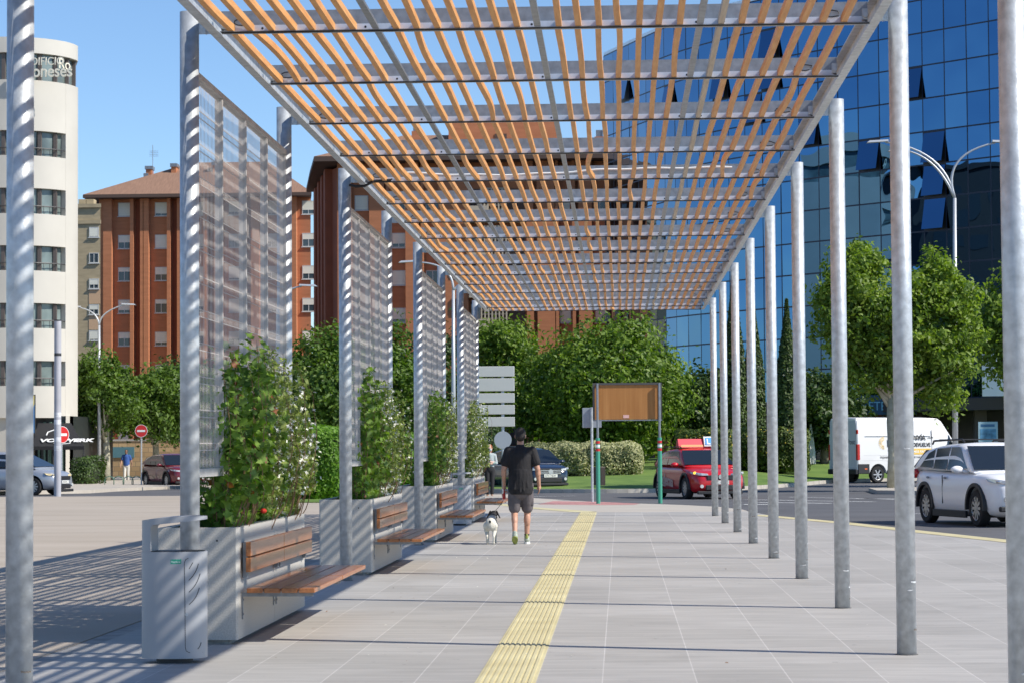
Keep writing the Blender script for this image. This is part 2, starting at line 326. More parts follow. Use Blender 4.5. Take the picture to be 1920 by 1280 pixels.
for x0, x1 in ((-2.985, -2.915), (1.83, 1.90)):
    mb = MB(); i = 1 if x0 < 0 else -1
    web = x0 if x0 < 0 else x1
    mb.box(*( (x0, x0+.008) if x0 < 0 else (x1-.008, x1)), Y_START, Y_END, 4.56, 4.72)
    mb.box(x0, x1, Y_START, Y_END, 4.552, 4.560); mb.box(x0, x1, Y_START, Y_END, 4.72, 4.728)
    mb.build('edge_girder', galv, perg)
HB = 4.99/2
nb = 17
beams = [Y_START+0.0]+[k*HB for k in range(-2, 15)]
beams = [k*HB for k in range(-3, 15)]+[Y_END-.03]
X0, X1 = -2.905, 1.822
for bi, yb in enumerate(beams):
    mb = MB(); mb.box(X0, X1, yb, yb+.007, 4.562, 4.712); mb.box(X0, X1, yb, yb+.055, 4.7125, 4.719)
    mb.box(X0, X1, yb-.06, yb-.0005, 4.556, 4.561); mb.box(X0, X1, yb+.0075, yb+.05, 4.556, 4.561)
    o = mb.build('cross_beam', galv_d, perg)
    mb = MB(); mb.box(X0+.02, X1-.02, yb-.0045, yb-.0005, 4.5625, 4.612)
    for q in (-2.6, -1.84, -1.64, -.62, -.42, .58, .78, 1.5): mb.cyl((q, yb-.006, 4.588), (q, yb-.0046, 4.588), .009, n=8, mi=1)
    mb.build('fixing_strip', [alum, blackm], o)
    mb = MB(); mb.tube([(X0+.01+(X1-X0)*i/30, yb-.045, 4.552+.004*random.random()) for i in range(31)], .0075, n=6)
    if 1:  # loops of spare cable near the ends
        for q, s_ in ((1.55, .5), (-2.75, .45)):
            if random.random() < .8:
                mb.tube([(q+.22*s_*math.cos(t)*(.5+.3*random.random()), yb-.03, 4.63+.025*math.sin(t)) for t in np.linspace(0, 5.5, 9)], .005, n=5)
    mb.build('cable', blackm, o)
    for q in (-2.88, 1.80): mb = MB(); mb.box(q-.02, q+.02, yb-.05, yb-.002, 4.58, 4.66); mb.cyl((q, yb-.07, 4.61), (q, yb-.05, 4.61), .018, n=8); mb.build('clamp', galv, o)
mb = MB(); yb = beams[7]; pts = []
for i in range(40):
    t = i/39; pts.append((-2.45+3.75*t, yb-.075, 4.655-.045*math.sin(PI*min(1, t*1.6))*(1 if t < .6 else 1)+.02*t+.006*math.sin(i*.9)))
mb.tube(pts, .011, n=6); mb.build('white_conduit', white, perg)
mb = MB(); yb = 4.99*2; mb.tube([(-3.08, yb-.08, 4.52), (-3.0, yb-.1, 4.5), (-2.9, yb-.1, 4.505), (-2.8, yb-.08, 4.56), (-2.6, yb-.07, 4.57)], .016, n=8); mb.build('power_cable', blackm, perg)
# laths
xs_l = []
for s_ in range(4):
    a = -2.905+.045+s_*1.182
    for i in range(7): xs_l.append(a+.148*(i+.45)-(0 if s_ else .03))
ties = [-2.905+1.182*(i+1)-.035 for i in range(3)]
for x in ties:
    mb = MB()
    for i in range(len(beams)-1): mb.box(x-.024, x+.024, beams[i]+.008, beams[i+1]-.0605, 4.5625, 4.585)
    mb.build('steel_tie', galv_d, perg)
def lath(mb, x, ya, yb_, amp, sh, mi=0):
    n = 13; vs = []
    w_, h_ = .0215, .052; sl_ = random.gauss(0, .006)
    for i in range(n):
        t = i/(n-1); q = amp*math.sin(PI*min(1, t**sh))+.0
        xx = x+q+sl_*(t-.5); yy = ya+(yb_-ya)*t; zz = 4.562+abs(amp)*.05*math.sin(PI*t)
        vs += [(xx-w_, yy, zz), (xx+w_, yy, zz), (xx+w_, yy, zz+h_), (xx-w_, yy, zz+h_)]
    fs = [(3, 2, 1, 0), tuple(4*(n-1)+k for k in range(4))]
    for i in range(n-1):
        for k in range(4): fs.append((4*i+k, 4*i+(k+1) % 4, 4*i+4+(k+1) % 4, 4*i+4+k))
    mb.add(vs, fs, mi)
rest = MB(); cnt = 0
for i in range(len(beams)-1):
    ya, yb_ = beams[i]+.009, beams[i+1]-.005
    if i < len(beams)-1: yb_ -= 0
    for j, x in enumerate(xs_l):
        amp = random.gauss(0, .006) if random.random() < .86 else random.gauss(-.012, .020)
        amp = max(-.05, min(.035, amp)); sh = random.choice((.8, 1, 1, 1.3))
        x_ = x+random.gauss(0, .005)
        if i in (3, 4, 5) or (i == 2 and j >= 6 and j < 22):
            mb = MB(); lath(mb, x_, ya, yb_, amp, sh)
            o = mb.build('lath', lathp if j == 21 else lathm, perg); cnt += 1
        else: lath(rest, x_, ya, yb_, amp, sh, 1 if j == 21 else 0)
o = rest.build('laths', [lathm, lathp], perg); o['kind'] = 'stuff'
# screens
for k in (0, 2, 4, 6):
    ya, yb_ = k*BAY+.13, (k+1)*BAY-.02
    x = PX_L
    mb = MB(); n = 5; W = .04
    mb.box(x-.035, x+.035, ya, yb_, 4.27, 4.31); mb.box(x-.035, x+.035, ya, yb_, 1.30, 1.36)
    for i in range(n):
        yy = ya+(yb_-ya-W)*i/(n-1); mb.box(x-.03, x+.03, yy, yy+W, 1.361, 4.269)
    fr = mb.build('screen_frame', mat('frame_zinc', (.46, .45, .44), .5, .2, noise=8, amt=.15), perg)
    for i in range(n-1):
        y0 = ya+(yb_-ya-W)*i/(n-1)+W; y1 = ya+(yb_-ya-W)*(i+1)/(n-1)
        mb = MB(); m_ = 19
        for j in range(1, m_):
            yy = y0+(y1-y0)*j/m_; mb.box(x+.0035, x+.0075, yy-.003, yy+.003, 1.361, 4.269)
        z = 1.5
        while z < 4.25: mb.box(x-.004, x+.0, y0, y1, z-.003, z+.003); mb.box(x-.004, x+.0, y0, y1, z+.05, z+.056); z += .25
        mb.build('wire_mesh', wire, fr)
# ================================================================== PLANTER BENCHES
def planter_bench():
    t = thing('planter_bench', 'x', 'planter bench', (0, 0, 0))
    # local origin: near right-hand bottom edge; box x -.63..0, y 0..3.95
    for a, b_ in ((0, 1.972), (1.980, 3.95)):
        mb = MB(); 
        mb.box(-.5395, -.0905, a+.1, b_-.1, .04, .13)
        a2, b2 = (a+.0905, b_) if a == 0 else (a, b_-.0905); c_ = .014
        pr = lambda x0, x1, o_: [(x0, o_[0]), (x1, o_[0]), (x1, o_[1]), (x0, o_[1])]
        mb.prism([(-.63, a2), (-.54, a2), (-.54, b2), (-.63, b2)], 'z', .035, .90); mb.prism([(-.09, a2), (0, a2), (0, b2), (-.09, b2)], 'z', .035, .90)
        if a == 0: mb.prism([(-.63+c_, 0), (-c_, 0), (0, c_), (0, .09), (-.63, .09), (-.63, c_)], 'z', .035, .90)
        else: mb.prism([(-.63+c_, b_), (-c_, b_), (0, b_-c_), (0, b_-.09), (-.63, b_-.09), (-.63, b_-c_)], 'z', .035, .90)
        mb.build('planter_box', conc, t)
    mb = MB(); mb.box(-.57, -.07, .05, 1.95, 0, .036); mb.box(-.57, -.07, 2.0, 3.9, 0, .036); mb.build('plinth', concd, t)
    mb = MB(); n = 30
    vs = [(-.545+.455*i/4, .05+3.85*j/n, .80+.05*random.random()) for j in range(n+1) for i in range(5)]
    mb.add(vs, [(j*5+i, j*5+i+1, j*5+i+6, j*5+i+5) for j in range(n) for i in range(4)]); mb.build('soil', soil, t)
    for h in range(2):
        y0 = .12+h*1.865; y1 = y0+1.85
        for i in range(4):
            dy = random.uniform(-.012, .012)
            mb = MB(); x = .05+i*.137; mb.box(x, x+.124, y0+dy, y1+dy-.01, .388, .424, bev=.004); mb.build('seat_slat', benchw, t)
        for z in (.55, .672):
            mb = MB(); mb.box(.045, .085, y0, y1-.006, z, z+.112, bev=.004); mb.build('back_slat', benchw, t)
    for yy in (.22, 1.90, 2.06, 3.7):
        mb = MB(); mb.box(.001, .009, yy-.025, yy+.025, .18, .385); mb.box(.001, .56, yy-.003, yy+.003, .355, .3875); mb.box(.01, .044, yy-.025, yy+.025, .50, .78)
        mb.cyl((.009, yy, .22), (.014, yy, .22), .009, n=8); mb.cyl((.009, yy, .33), (.014, yy, .33), .009, n=8)
        mb.build('seat_bracket', galv_d, t)
    mb = MB()
    for yy in (1.82, 2.14): mb.box(.0005, .004, yy-.02, yy+.02, .27, .30)
    mb.cyl((-.16, -.002, .80), (-.16, .001, .80), .008, n=10); mb.build('lifting_socket', dark, t)
    return t
pl = planter_bench(); PLY = [18.5, 28.55, 38.5, 48.45]
PLL = ['concrete planter with slatted timber bench nearest the camera, right behind the big litter bin',
       'second concrete planter bench from the front, its trellis plants thick with white blossom',
       'third concrete planter bench from the front, just left of the walking dog',
       'farthest concrete planter bench, beside the small far litter bin']
PB = []
for i, y in enumerate(PLY):
    o = pl if i == 0 else copy_tree(pl)
    o.location = (-2.965, y, 0); o['label'] = PLL[i]; o['group'] = 'planter benches along the pergola'; PB.append(o)
# ================================================================== LITTER BINS
def bin_half(x, a=.232, b=.165): # superellipse half depth at x
    t = max(0, 1-abs(x/a)**2.6); return b*t**(1/2.2)
def litter_bin():
    t = thing('litter_bin', 'x', 'litter bin')
    a = .232; N = 56; pl_ = []
    for i in range(N):
        th = 2*PI*i/N; c, s_ = math.cos(th), math.sin(th)
        pl_.append((a*math.copysign(abs(c)**.85, c), .165*math.copysign(abs(s_)**.85, s_)))
    # shell: continuous from foot to rim, rear column and handle above
    mb = MB(); mb.prism(pl_, 'z', .035, .785)
    mb.build('body', binm, t, auto=.6)
    mb = MB(); mb.prism([(x*.55, y*.7) for x, y in pl_], 'z', 0, .036); mb.build('foot', dark, t)
    mb = MB(); inner = [(x*.93, y*.9) for x, y in pl_]; mb.prism(inner, 'z', .7852, .789); mb.build('mouth', blackm, t)
    # C-shaped column and cantilevered handle: profile in xz extruded, thickness following the plan
    prof_out = []
    top = lambda x: 1.005+.028*(x+a)/(2*a)+.012*math.sin((x+a)/(2*a)*PI)
    bot = lambda x: .965+.045*(x+a)/(2*a)
    X = np.concatenate([np.linspace(-a, -a+.085, 10), np.linspace(-a+.0856, -a+.113, 8), np.linspace(-a+.13, a-.004, 14)]); vs = []; fs = []
    rows = []
    for x in X:
        h = max(.012, bin_half(x))*.98
        c = -a+.085; c_r = .028
        if x < c: zb = .786
        else:
            u = min(1, (x-c)/c_r); zb = bot(x)-c_r*(1-math.sqrt(max(0, 1-(1-u)**2))) if u > .02 else .786
        rows.append([(x, -h, zb), (x, -h, top(x)), (x, h, top(x)), (x, h, zb)])
    mb = MB(); o = []
    for r in rows: o += r
    fs = [(0, 1, 2, 3), tuple(4*(len(rows)-1)+k for k in range(4))]
    for i in range(len(rows)-1):
        for k in range(4): fs.append((4*i+k, 4*i+(k+1) % 4, 4*i+4+(k+1) % 4, 4*i+4+k))
    mb.add(o, fs); mb.build('handle_arch', binm, t, auto=.6)
    def S(x): 
        c = min(.999, abs(x)/a)**(1/.85); th = math.acos(c); return -.165*math.sin(th)**.85
    def strip(mb, pts, wd, off=.0012):
        for (x0, z0), (x1, z1) in zip(pts[:-1], pts[1:]):
            d = Vector((x1-x0, z1-z0)).normalized(); n = Vector((-d.y, d.x))*wd/2
            P = [(x0+n.x, z0+n.y), (x1+n.x, z1+n.y), (x1-n.x, z1-n.y), (x0-n.x, z0-n.y)]
            mb.add([(p[0], S(p[0])-off, p[1]) for p in P], [(0, 1, 2, 3)])
    mb = MB(); dx0, dx1 = .098, .215
    pts = [(dx1+.008, .745), (dx0+.03, .738)]+[(dx0+.02-.02*math.cos(q)*1, .72+.018*math.sin(PI/2-q)) for q in (.3, .9, PI/2)][:0]
    pts = [(dx1, .745), (dx0+.025, .740), (dx0+.008, .730), (dx0, .71), (dx0+.004, .4), (dx0+.006, .12), (dx0+.012, .09), (dx0+.035, .077), (dx1, .075)]
    strip(mb, pts, .004)
    for x0, z0, x1, z1, cv in ((.130, .665, .155, .71, .0), (.128, .585, .19, .70, .008), (.128, .50, .20, .63, .009), (.130, .415, .195, .53, .009), (.185, .10, .205, .145, .003)):
        strip(mb, [(x0+(x1-x0)*q+cv*math.sin(PI*q), z0+(z1-z0)*q-cv*math.sin(PI*q)) for q in np.linspace(0, 1, 7)], .005)
    mb.build('door_outline', dark, t)
    mb = MB(); y = S(.115)-.001; mb.cyl((.113, y-.004, .345), (.113, y+.003, .345), .011, n=16); mb.build('lock', galv, t)
    mb = MB(); x0, x1 = .002, .077
    P = np.linspace(x0, x1, 5)
    for q0, q1 in zip(P[:-1], P[1:]): mb.add([(q0, S(q0)-.0014, .700), (q1, S(q1)-.0014, .703), (q1, S(q1)-.0014, .735), (q0, S(q0)-.0014, .732)], [(0, 1, 2, 3)])
    lb = mb.build('label_plate', green, t)
    text('Papelera', .019, whites, lb, (.006, S(.07)-.0055, .71), (PI/2, 0, .03), ext=.0005)
    return t
lbn = litter_bin(); lbn.location = (-3.175, 17.0, 0); lbn['label'] = 'large pale grey litter bin with loop handle standing in front of the nearest planter'; lbn['group'] = 'litter bins of the pergola walk'
l2 = copy_tree(lbn); l2.location = (-3.15, 46.9, 0); l2['label'] = 'small distant grey litter bin beside the farthest planter bench'
# ================================================================== VEGETATION
def leaf_mesh(name, P, N, size, m, shape='rhomb', parent=None, mats=None, mi=None, fold=.25):
    """P (n,3) centres, N (n,3) normals, size (n,) -> one mesh of leaf-sized faces"""
    n = len(P); N = N/np.linalg.norm(N, axis=1)[:, None]
    R = rng.normal(size=(n, 3)); U = np.cross(N, R); U /= np.linalg.norm(U, axis=1)[:, None]; V = np.cross(N, U)
    if shape == 'rhomb': uv = [(-1, 0, 0), (0, -.55, fold), (1, 0, 0), (0, .55, fold)]; tri = [(0, 1, 2), (0, 2, 3)]
    elif shape == 'ivy': uv = [(-1, 0, -.1), (-.75, -.65, .1), (-.2, -.5, 0), (.1, -.95, .15), (.35, -.4, 0), (1.15, 0, -.2), (.35, .4, 0), (.1, .95, .15), (-.2, .5, 0), (-.75, .65, .1)]; tri = [tuple(range(10))]
    elif shape == 'oval': uv = [(-1, 0, 0), (-.3, -.42, .12), (.5, -.35, .1), (1.1, 0, 0), (.5, .35, .1), (-.3, .42, .12)]; tri = [tuple(range(6))]
    else: uv = [(1, 0, 0), (.25, .25, 0), (0, 1, 0), (-.25, .25, 0), (-1, 0, 0), (-.25, -.25, 0), (0, -1, 0), (.25, -.25, 0)]; tri = [tuple(range(8))]
    k = len(uv); co = np.empty((n, k, 3))
    for j, (a, b, c) in enumerate(uv): co[:, j] = P+(U*a+V*b+N*c)*size[:, None]
    me = bpy.data.meshes.new(name); me.vertices.add(n*k); me.vertices.foreach_set('co', co.reshape(-1))
    L = sum(len(t) for t in tri); me.loops.add(n*L); idx = np.concatenate([np.array(t) for t in tri])
    li = (np.arange(n)[:, None]*k+idx[None, :]).reshape(-1); me.loops.foreach_set('vertex_index', li.astype(np.int32))
    me.polygons.add(n*len(tri)); st = np.concatenate([[0], np.cumsum([len(t) for t in tri])[:-1]])
    me.polygons.foreach_set('loop_start', (np.arange(n)[:, None]*L+st[None, :]).reshape(-1).astype(np.int32))
    for q in (mats or [m]): me.materials.append(q)
    if mi is not None: me.polygons.foreach_set('material_index', np.repeat(mi, len(tri)).astype(np.int32))
    me.update(calc_edges=True); me.validate()
    return link(name, me, parent)
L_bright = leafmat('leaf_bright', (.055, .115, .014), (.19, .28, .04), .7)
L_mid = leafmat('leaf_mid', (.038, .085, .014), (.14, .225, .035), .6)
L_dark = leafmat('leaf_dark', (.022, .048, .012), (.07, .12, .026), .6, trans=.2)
L_plane = leafmat('leaf_plane', (.06, .12, .016), (.25, .34, .05), .8)
L_hedge = leafmat('leaf_hedge', (.07, .16, .012), (.16, .30, .03), 1.5)
L_var = leafmat('leaf_variegated', (.07, .10, .03), (.52, .50, .27), 2.5, trans=.2)
L_yel = leafmat('leaf_dark_yellow', (.03, .06, .01), (.10, .14, .02), 1.5, trans=.2)
L_cyp = leafmat('leaf_cypress', (.02, .042, .010), (.075, .12, .022), 2, trans=.1)
L_ivy = leafmat('leaf_ivy', (.045, .105, .018), (.20, .32, .05), 3)
L_jas = leafmat('leaf_jasmine', (.085, .14, .03), (.34, .40, .12), 3)
L_red = leafmat('leaf_reddish', (.16, .05, .02), (.30, .12, .05), 3)
flow = mat('white_blossom', (.78, .78, .68), .7)
yflow = mat('yellow_blossom', (.75, .50, .03), .7)
rflow = mat('red_blossom', (.7, .04, .02), .7)
def clumps(c, r, n, nc, cr, flat=.0, seed=None):
    """points+normals over clumps filling an ellipsoid"""
    c = np.array(c, float); r = np.array(r, float)
    d = rng.normal(size=(nc, 3)); d /= np.linalg.norm(d, axis=1)[:, None]; rad = rng.uniform(.25, .93, nc)**.6
    cc = c+d*r*rad[:, None]; rr = cr*rng.uniform(.5, 1.35, nc)
    nx_ = nc; d2 = rng.normal(size=(nx_, 3)); d2 /= np.linalg.norm(d2, axis=1)[:, None]; d2[:, 2] = np.abs(d2[:, 2])*.9-.25
    cc = np.concatenate([cc, c+d2*r*rng.uniform(.98, 1.22, nx_)[:, None]]); rr = np.concatenate([rr, cr*rng.uniform(.18, .42, nx_)])
    w_ = rr**2; k = rng.choice(len(rr), n, p=w_/w_.sum())
    e = rng.normal(size=(n, 3)); e /= np.linalg.norm(e, axis=1)[:, None]; q = rng.uniform(.3, 1, n)**.5
    P = cc[k]+e*(rr[k]*q)[:, None]*np.array([1, 1, .8])+rng.normal(size=(n, 3))*(rr[k]*.28)[:, None]
    P += .22*cr*np.stack([np.sin(P[:, 1]*4+P[:, 2]*3), np.sin(P[:, 2]*4+P[:, 0]*3), np.sin(P[:, 0]*5+P[:, 1]*3)], 1)
    out = (P-c)/r; N = e*.55+out*.4+rng.normal(size=(n, 3))*.7+np.array([0, 0, .35])
    return P, N, cc, rr
def tree(name, label, cat, x, y, zb, zt, rx, n, ls, m, trunk=.14, ry=None, group=None, bm=None, h0=0., nc=34, cr=None, base=None):
    z0 = gz(x, y) if base is None else base
    t = thing(name, label, cat, (x, y, z0), 0, group)
    zc = (zb+zt)/2-z0; rz = (zt-zb)/2; ry = ry or rx
    cr = cr or min(rx, rz)*.36; nc = int(nc*1.35); n = int(n*1.25)
    P, N, cc, rr = clumps((0, 0, zc), (rx-cr*.5, ry-cr*.5, rz-cr*.5), n, nc, cr)
    leaf_mesh('crown', P, N, ls*rng.uniform(.6, 1.3, n), m, 'rhomb', t)
    mb = MB(); top = zc
    mb.tube([(0, 0, 0), (.03, 0, .3*top), (-.02, .02, .6*top), (.02, 0, top)], [trunk*1.25, trunk, trunk*.85, trunk*.4], n=10)
    for i in range(min(10, nc)):
        p = cc[i]; s_ = .35+.4*random.random(); mb.tube([(0, 0, top*s_), (p[0]*.5, p[1]*.5, (top*s_+p[2])/2-.1), tuple(p)], [trunk*.45, trunk*.28, trunk*.08], n=6)
    mb.build('trunk', bm or bark, t, smooth=True)
    return t
def pxX(px, Y): return A(px, 843, Y)[0]
def pz(py, Y, px=960): return A(px, py, Y)[2]
TG = 'trees round the square'
# left
tree('plane_tree', 'leafy plane tree with pale trunk left of the no-entry sign, behind the hoop rack', 'tree', pxX(198, 129), 129, pz(828, 129, 190), pz(645, 129, 190), 2.1, 11000, .13, L_mid, .22, group=TG, bm=barkp)
tree('plane_tree', 'lighter plane tree between the no-entry sign and the nearest screen post', 'tree', pxX(292, 133), 133, pz(840, 133, 292), pz(677, 133, 292), 2.4, 11000, .13, L_mid, .18, group=TG, bm=barkp)
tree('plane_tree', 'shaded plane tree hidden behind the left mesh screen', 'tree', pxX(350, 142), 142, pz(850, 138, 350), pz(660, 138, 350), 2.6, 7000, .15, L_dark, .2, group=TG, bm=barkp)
# middle left
tree('bushy_tree', 'dark round tree above the bright green hedge, left of the second screen', 'tree', pxX(605, 104), 104, pz(880, 104, 600), pz(603, 104, 600), 2.6, 13000, .12, L_mid, .2, group=TG)
tree('bushy_tree', 'tree crown seen between the second and third screens', 'tree', pxX(715, 108), 108, pz(880, 108, 700), pz(595, 108, 700), 2.2, 11000, .12, L_mid, .2, group=TG)
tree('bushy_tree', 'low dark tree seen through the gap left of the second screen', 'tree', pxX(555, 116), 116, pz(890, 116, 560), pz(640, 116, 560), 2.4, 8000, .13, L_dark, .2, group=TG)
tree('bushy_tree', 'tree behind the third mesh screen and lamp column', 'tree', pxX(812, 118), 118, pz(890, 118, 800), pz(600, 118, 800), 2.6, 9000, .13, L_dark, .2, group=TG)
tree('bushy_tree', 'pale green tree above the stack of blank white direction boards', 'tree', pxX(945, 125), 125, pz(830, 125, 950), pz(590, 125, 950), 2.3, 11000, .13, L_bright, .2, group=TG)
tree('broad_tree', 'big broad green tree behind the brown sign board', 'tree', pxX(1152, 113), 113, pz(868, 113, 1150), pz(590, 113, 1150), 3.9, 30000, .125, L_bright, .25, group=TG, nc=60, base=.8)
tree('bushy_tree', 'dark lower tree between the walking man and the brown sign board', 'tree', pxX(1040, 120), 120, pz(850, 120, 1040), pz(655, 120, 1040), 2.0, 9000, .13, L_mid, .16, group=TG, base=.5)
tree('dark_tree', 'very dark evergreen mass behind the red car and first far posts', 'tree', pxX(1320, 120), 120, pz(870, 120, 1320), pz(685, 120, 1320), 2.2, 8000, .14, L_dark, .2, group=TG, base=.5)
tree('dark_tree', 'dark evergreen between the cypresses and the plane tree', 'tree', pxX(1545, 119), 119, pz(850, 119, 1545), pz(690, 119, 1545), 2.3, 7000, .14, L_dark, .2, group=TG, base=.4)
# right
def two_lobed_tree():
    Y = 83; x0 = pxX(1672, Y); t = thing('plane_tree', 'sunlit plane tree with pale trunk in front of the parked white van', 'tree', (x0, Y, .05), 0, TG)
    Ps, Ns, C = [], [], []
    for px, zb, zt, rx, n, nc in ((1605, 742, 452, 1.45, 15000, 46), (1762, 782, 455, 1.5, 15000, 46), (1682, 762, 520, 1.5, 9000, 26)):
        zc = (pz(zb, Y)+pz(zt, Y))/2-.05; rz = (pz(zt, Y)-pz(zb, Y))/2
        P, N, cc, rr = clumps((pxX(px, Y)-x0, 0, zc), (rx-.2, 1.7, rz-.2), n, int(nc*1.7), .46); Ps.append(P); Ns.append(N); C.append(cc)
    P = np.concatenate(Ps); N = np.concatenate(Ns); leaf_mesh('crown', P, N, .10*rng.uniform(.55, 1.3, len(P)), L_plane, 'rhomb', t)
    mb = MB(); mb.tube([(0, 0, 0), (.03, 0, 1.2), (-.02, 0, 2.3), (.0, 0, 3.2)], [.19, .155, .145, .12], n=12)
    for cc in C:
        for q in cc[:7]: mb.tube([(0, 0, 2.6+random.random()*.6), (q[0]*.55, q[1]*.5, (3+q[2])/2), tuple(q)], [.07, .045, .012], n=6)
    mb.build('trunk', barkp, t, smooth=True)
two_lobed_tree()
tree('plane_tree', 'plane tree cut by the right edge of the picture behind the nearest right post', 'tree', pxX(1925, 92), 92, pz(760, 92, 1900), pz(470, 92, 1900), 2.0, 9000, .11, L_plane, .15, group=TG, bm=barkp)
for px, tp, Y, lab in ((1378, 512, 112, 'tall narrow cypress, leftmost of three, seen behind the far right posts'), (1415, 560, 116, 'slim cypress in the middle of three behind the far right posts'), (1478, 562, 106, 'tall narrow cypress, rightmost of three, left of the sunlit plane tree')):
    x = pxX(px, Y); h = pz(tp, Y, px)-.4
    t = thing('cypress', lab, 'cypress', (x, Y, .4), 0, 'cypresses on the roundabout')
    n = 8000; z = rng.uniform(0, 1, n)**.9; r = .52*np.sin(np.clip(z, .0, 1)**.6*PI*.97)**.55*np.where(z > .6, (1.02-z)/.42, 1)**.8*(.75+.3*rng.random(n)); th = rng.uniform(0, 2*PI, n)
    P = np.stack([r*np.cos(th), r*np.sin(th), .15+z*(h-.15)], 1); N = np.stack([np.cos(th), np.sin(th), .6+0*th], 1)+rng.normal(size=(n, 3))*.4
    leaf_mesh('crown', P, N, rng.uniform(.05, .12, n), L_cyp, 'rhomb', t)
    mb = MB(); mb.tube([(0, 0, 0), (0, 0, h*.8)], [.1, .03], n=8); mb.build('trunk', bark, t)
def hedge(name, label, x0, x1, y0, y1, z0, z1, n, m, ls=.055, flowers=None, rnd=.35, cat='hedge'):
    t = thing(name, label, cat, ((x0+x1)/2, (y0+y1)/2, z0)); X, Y, Z = (x1-x0)/2, (y1-y0)/2, z1-z0
    d = rng.normal(size=(n, 3)); d /= np.abs(d).max(axis=1)[:, None]  # on cube
    s_ = (np.abs(d)**9).sum(axis=1)**(1/9); d = d/s_[:, None]; P = d*np.array([X, Y, Z/2])+np.array([0, 0, Z/2])
    bump = .05*np.sin(P[:, 0]*2.3+1)*np.sin(P[:, 1]*2.1)+.04*np.sin(P[:, 0]*5.1+P[:, 2]*4)
    P += d*(bump+rng.uniform(-.16, .06, n))[:, None]; P = P[P[:, 2] > 0]; n = len(P); N = d[:n]*.0+(P-np.array([0, 0, Z/2]))/np.array([X, Y, Z/2])+rng.normal(size=(n, 3))*.6+np.array([0, 0, .3])
    leaf_mesh('foliage', P, N, ls*rng.uniform(.6, 1.4, n), m, 'rhomb', t)
    mb = MB(); mb.ell((0, 0, Z*.46), (X*.93, Y*.9, Z*.46), n=20); mb.build('dark_core', mat('hedge_core', (.012, .02, .006), 1), t, smooth=True)  # near-black solid fill painting the shaded inside of the hedge
    if flowers:
        fm, fn = flowers; k = rng.choice(n, fn); k = k[P[k, 2] > Z*.45]
        leaf_mesh('blossom', P[k]+rng.normal(size=(len(k), 3))*.03, N[k], rng.uniform(.03, .06, len(k)), fm, 'star', t)
    return t
hedge('hedge', 'bright green clipped hedge between the first and second screens', pxX(536, 73), pxX(655, 73), 71, 76, 0, pz(803, 73, 600), 26000, L_hedge, .06)
hedge('hedge', 'bright green hedge seen just right of the second screen', pxX(700, 76), pxX(800, 76), 74, 78, 0, pz(818, 76, 740), 14000, L_hedge, .06)
hedge('hedge', 'cream-flecked variegated hedge on the lawn right of the walking man', pxX(985, 99), pxX(1202, 99), 97, 102, .35, pz(831, 99, 1100), 26000, L_var, .055)
hedge('hedge', 'yellow-flowered dark hedge behind the red car', pxX(1270, 105), pxX(1375, 105), 103, 108, .4, pz(806, 105, 1330), 12000, L_yel, .07, flowers=(yflow, 900))
hedge('hedge', 'yellow-flowered dark hedge between the cypresses and the parasol', pxX(1385, 107), pxX(1512, 107), 105, 110, .4, pz(805, 107, 1330), 12000, L_yel, .07, flowers=(yflow, 900))
hedge('hedge', 'dark low hedge beside the shop with the black awning', pxX(140, 118), pxX(177, 118), 117, 121, gz(-25, 118), pz(857, 118, 160), 3500, L_dark, .07)
hedge('hedge', 'dull green hedge behind the round sign and the woman', pxX(790, 103), pxX(935, 103), 101, 105, -.05, pz(790, 103, 880), 12000, L_dark, .07)
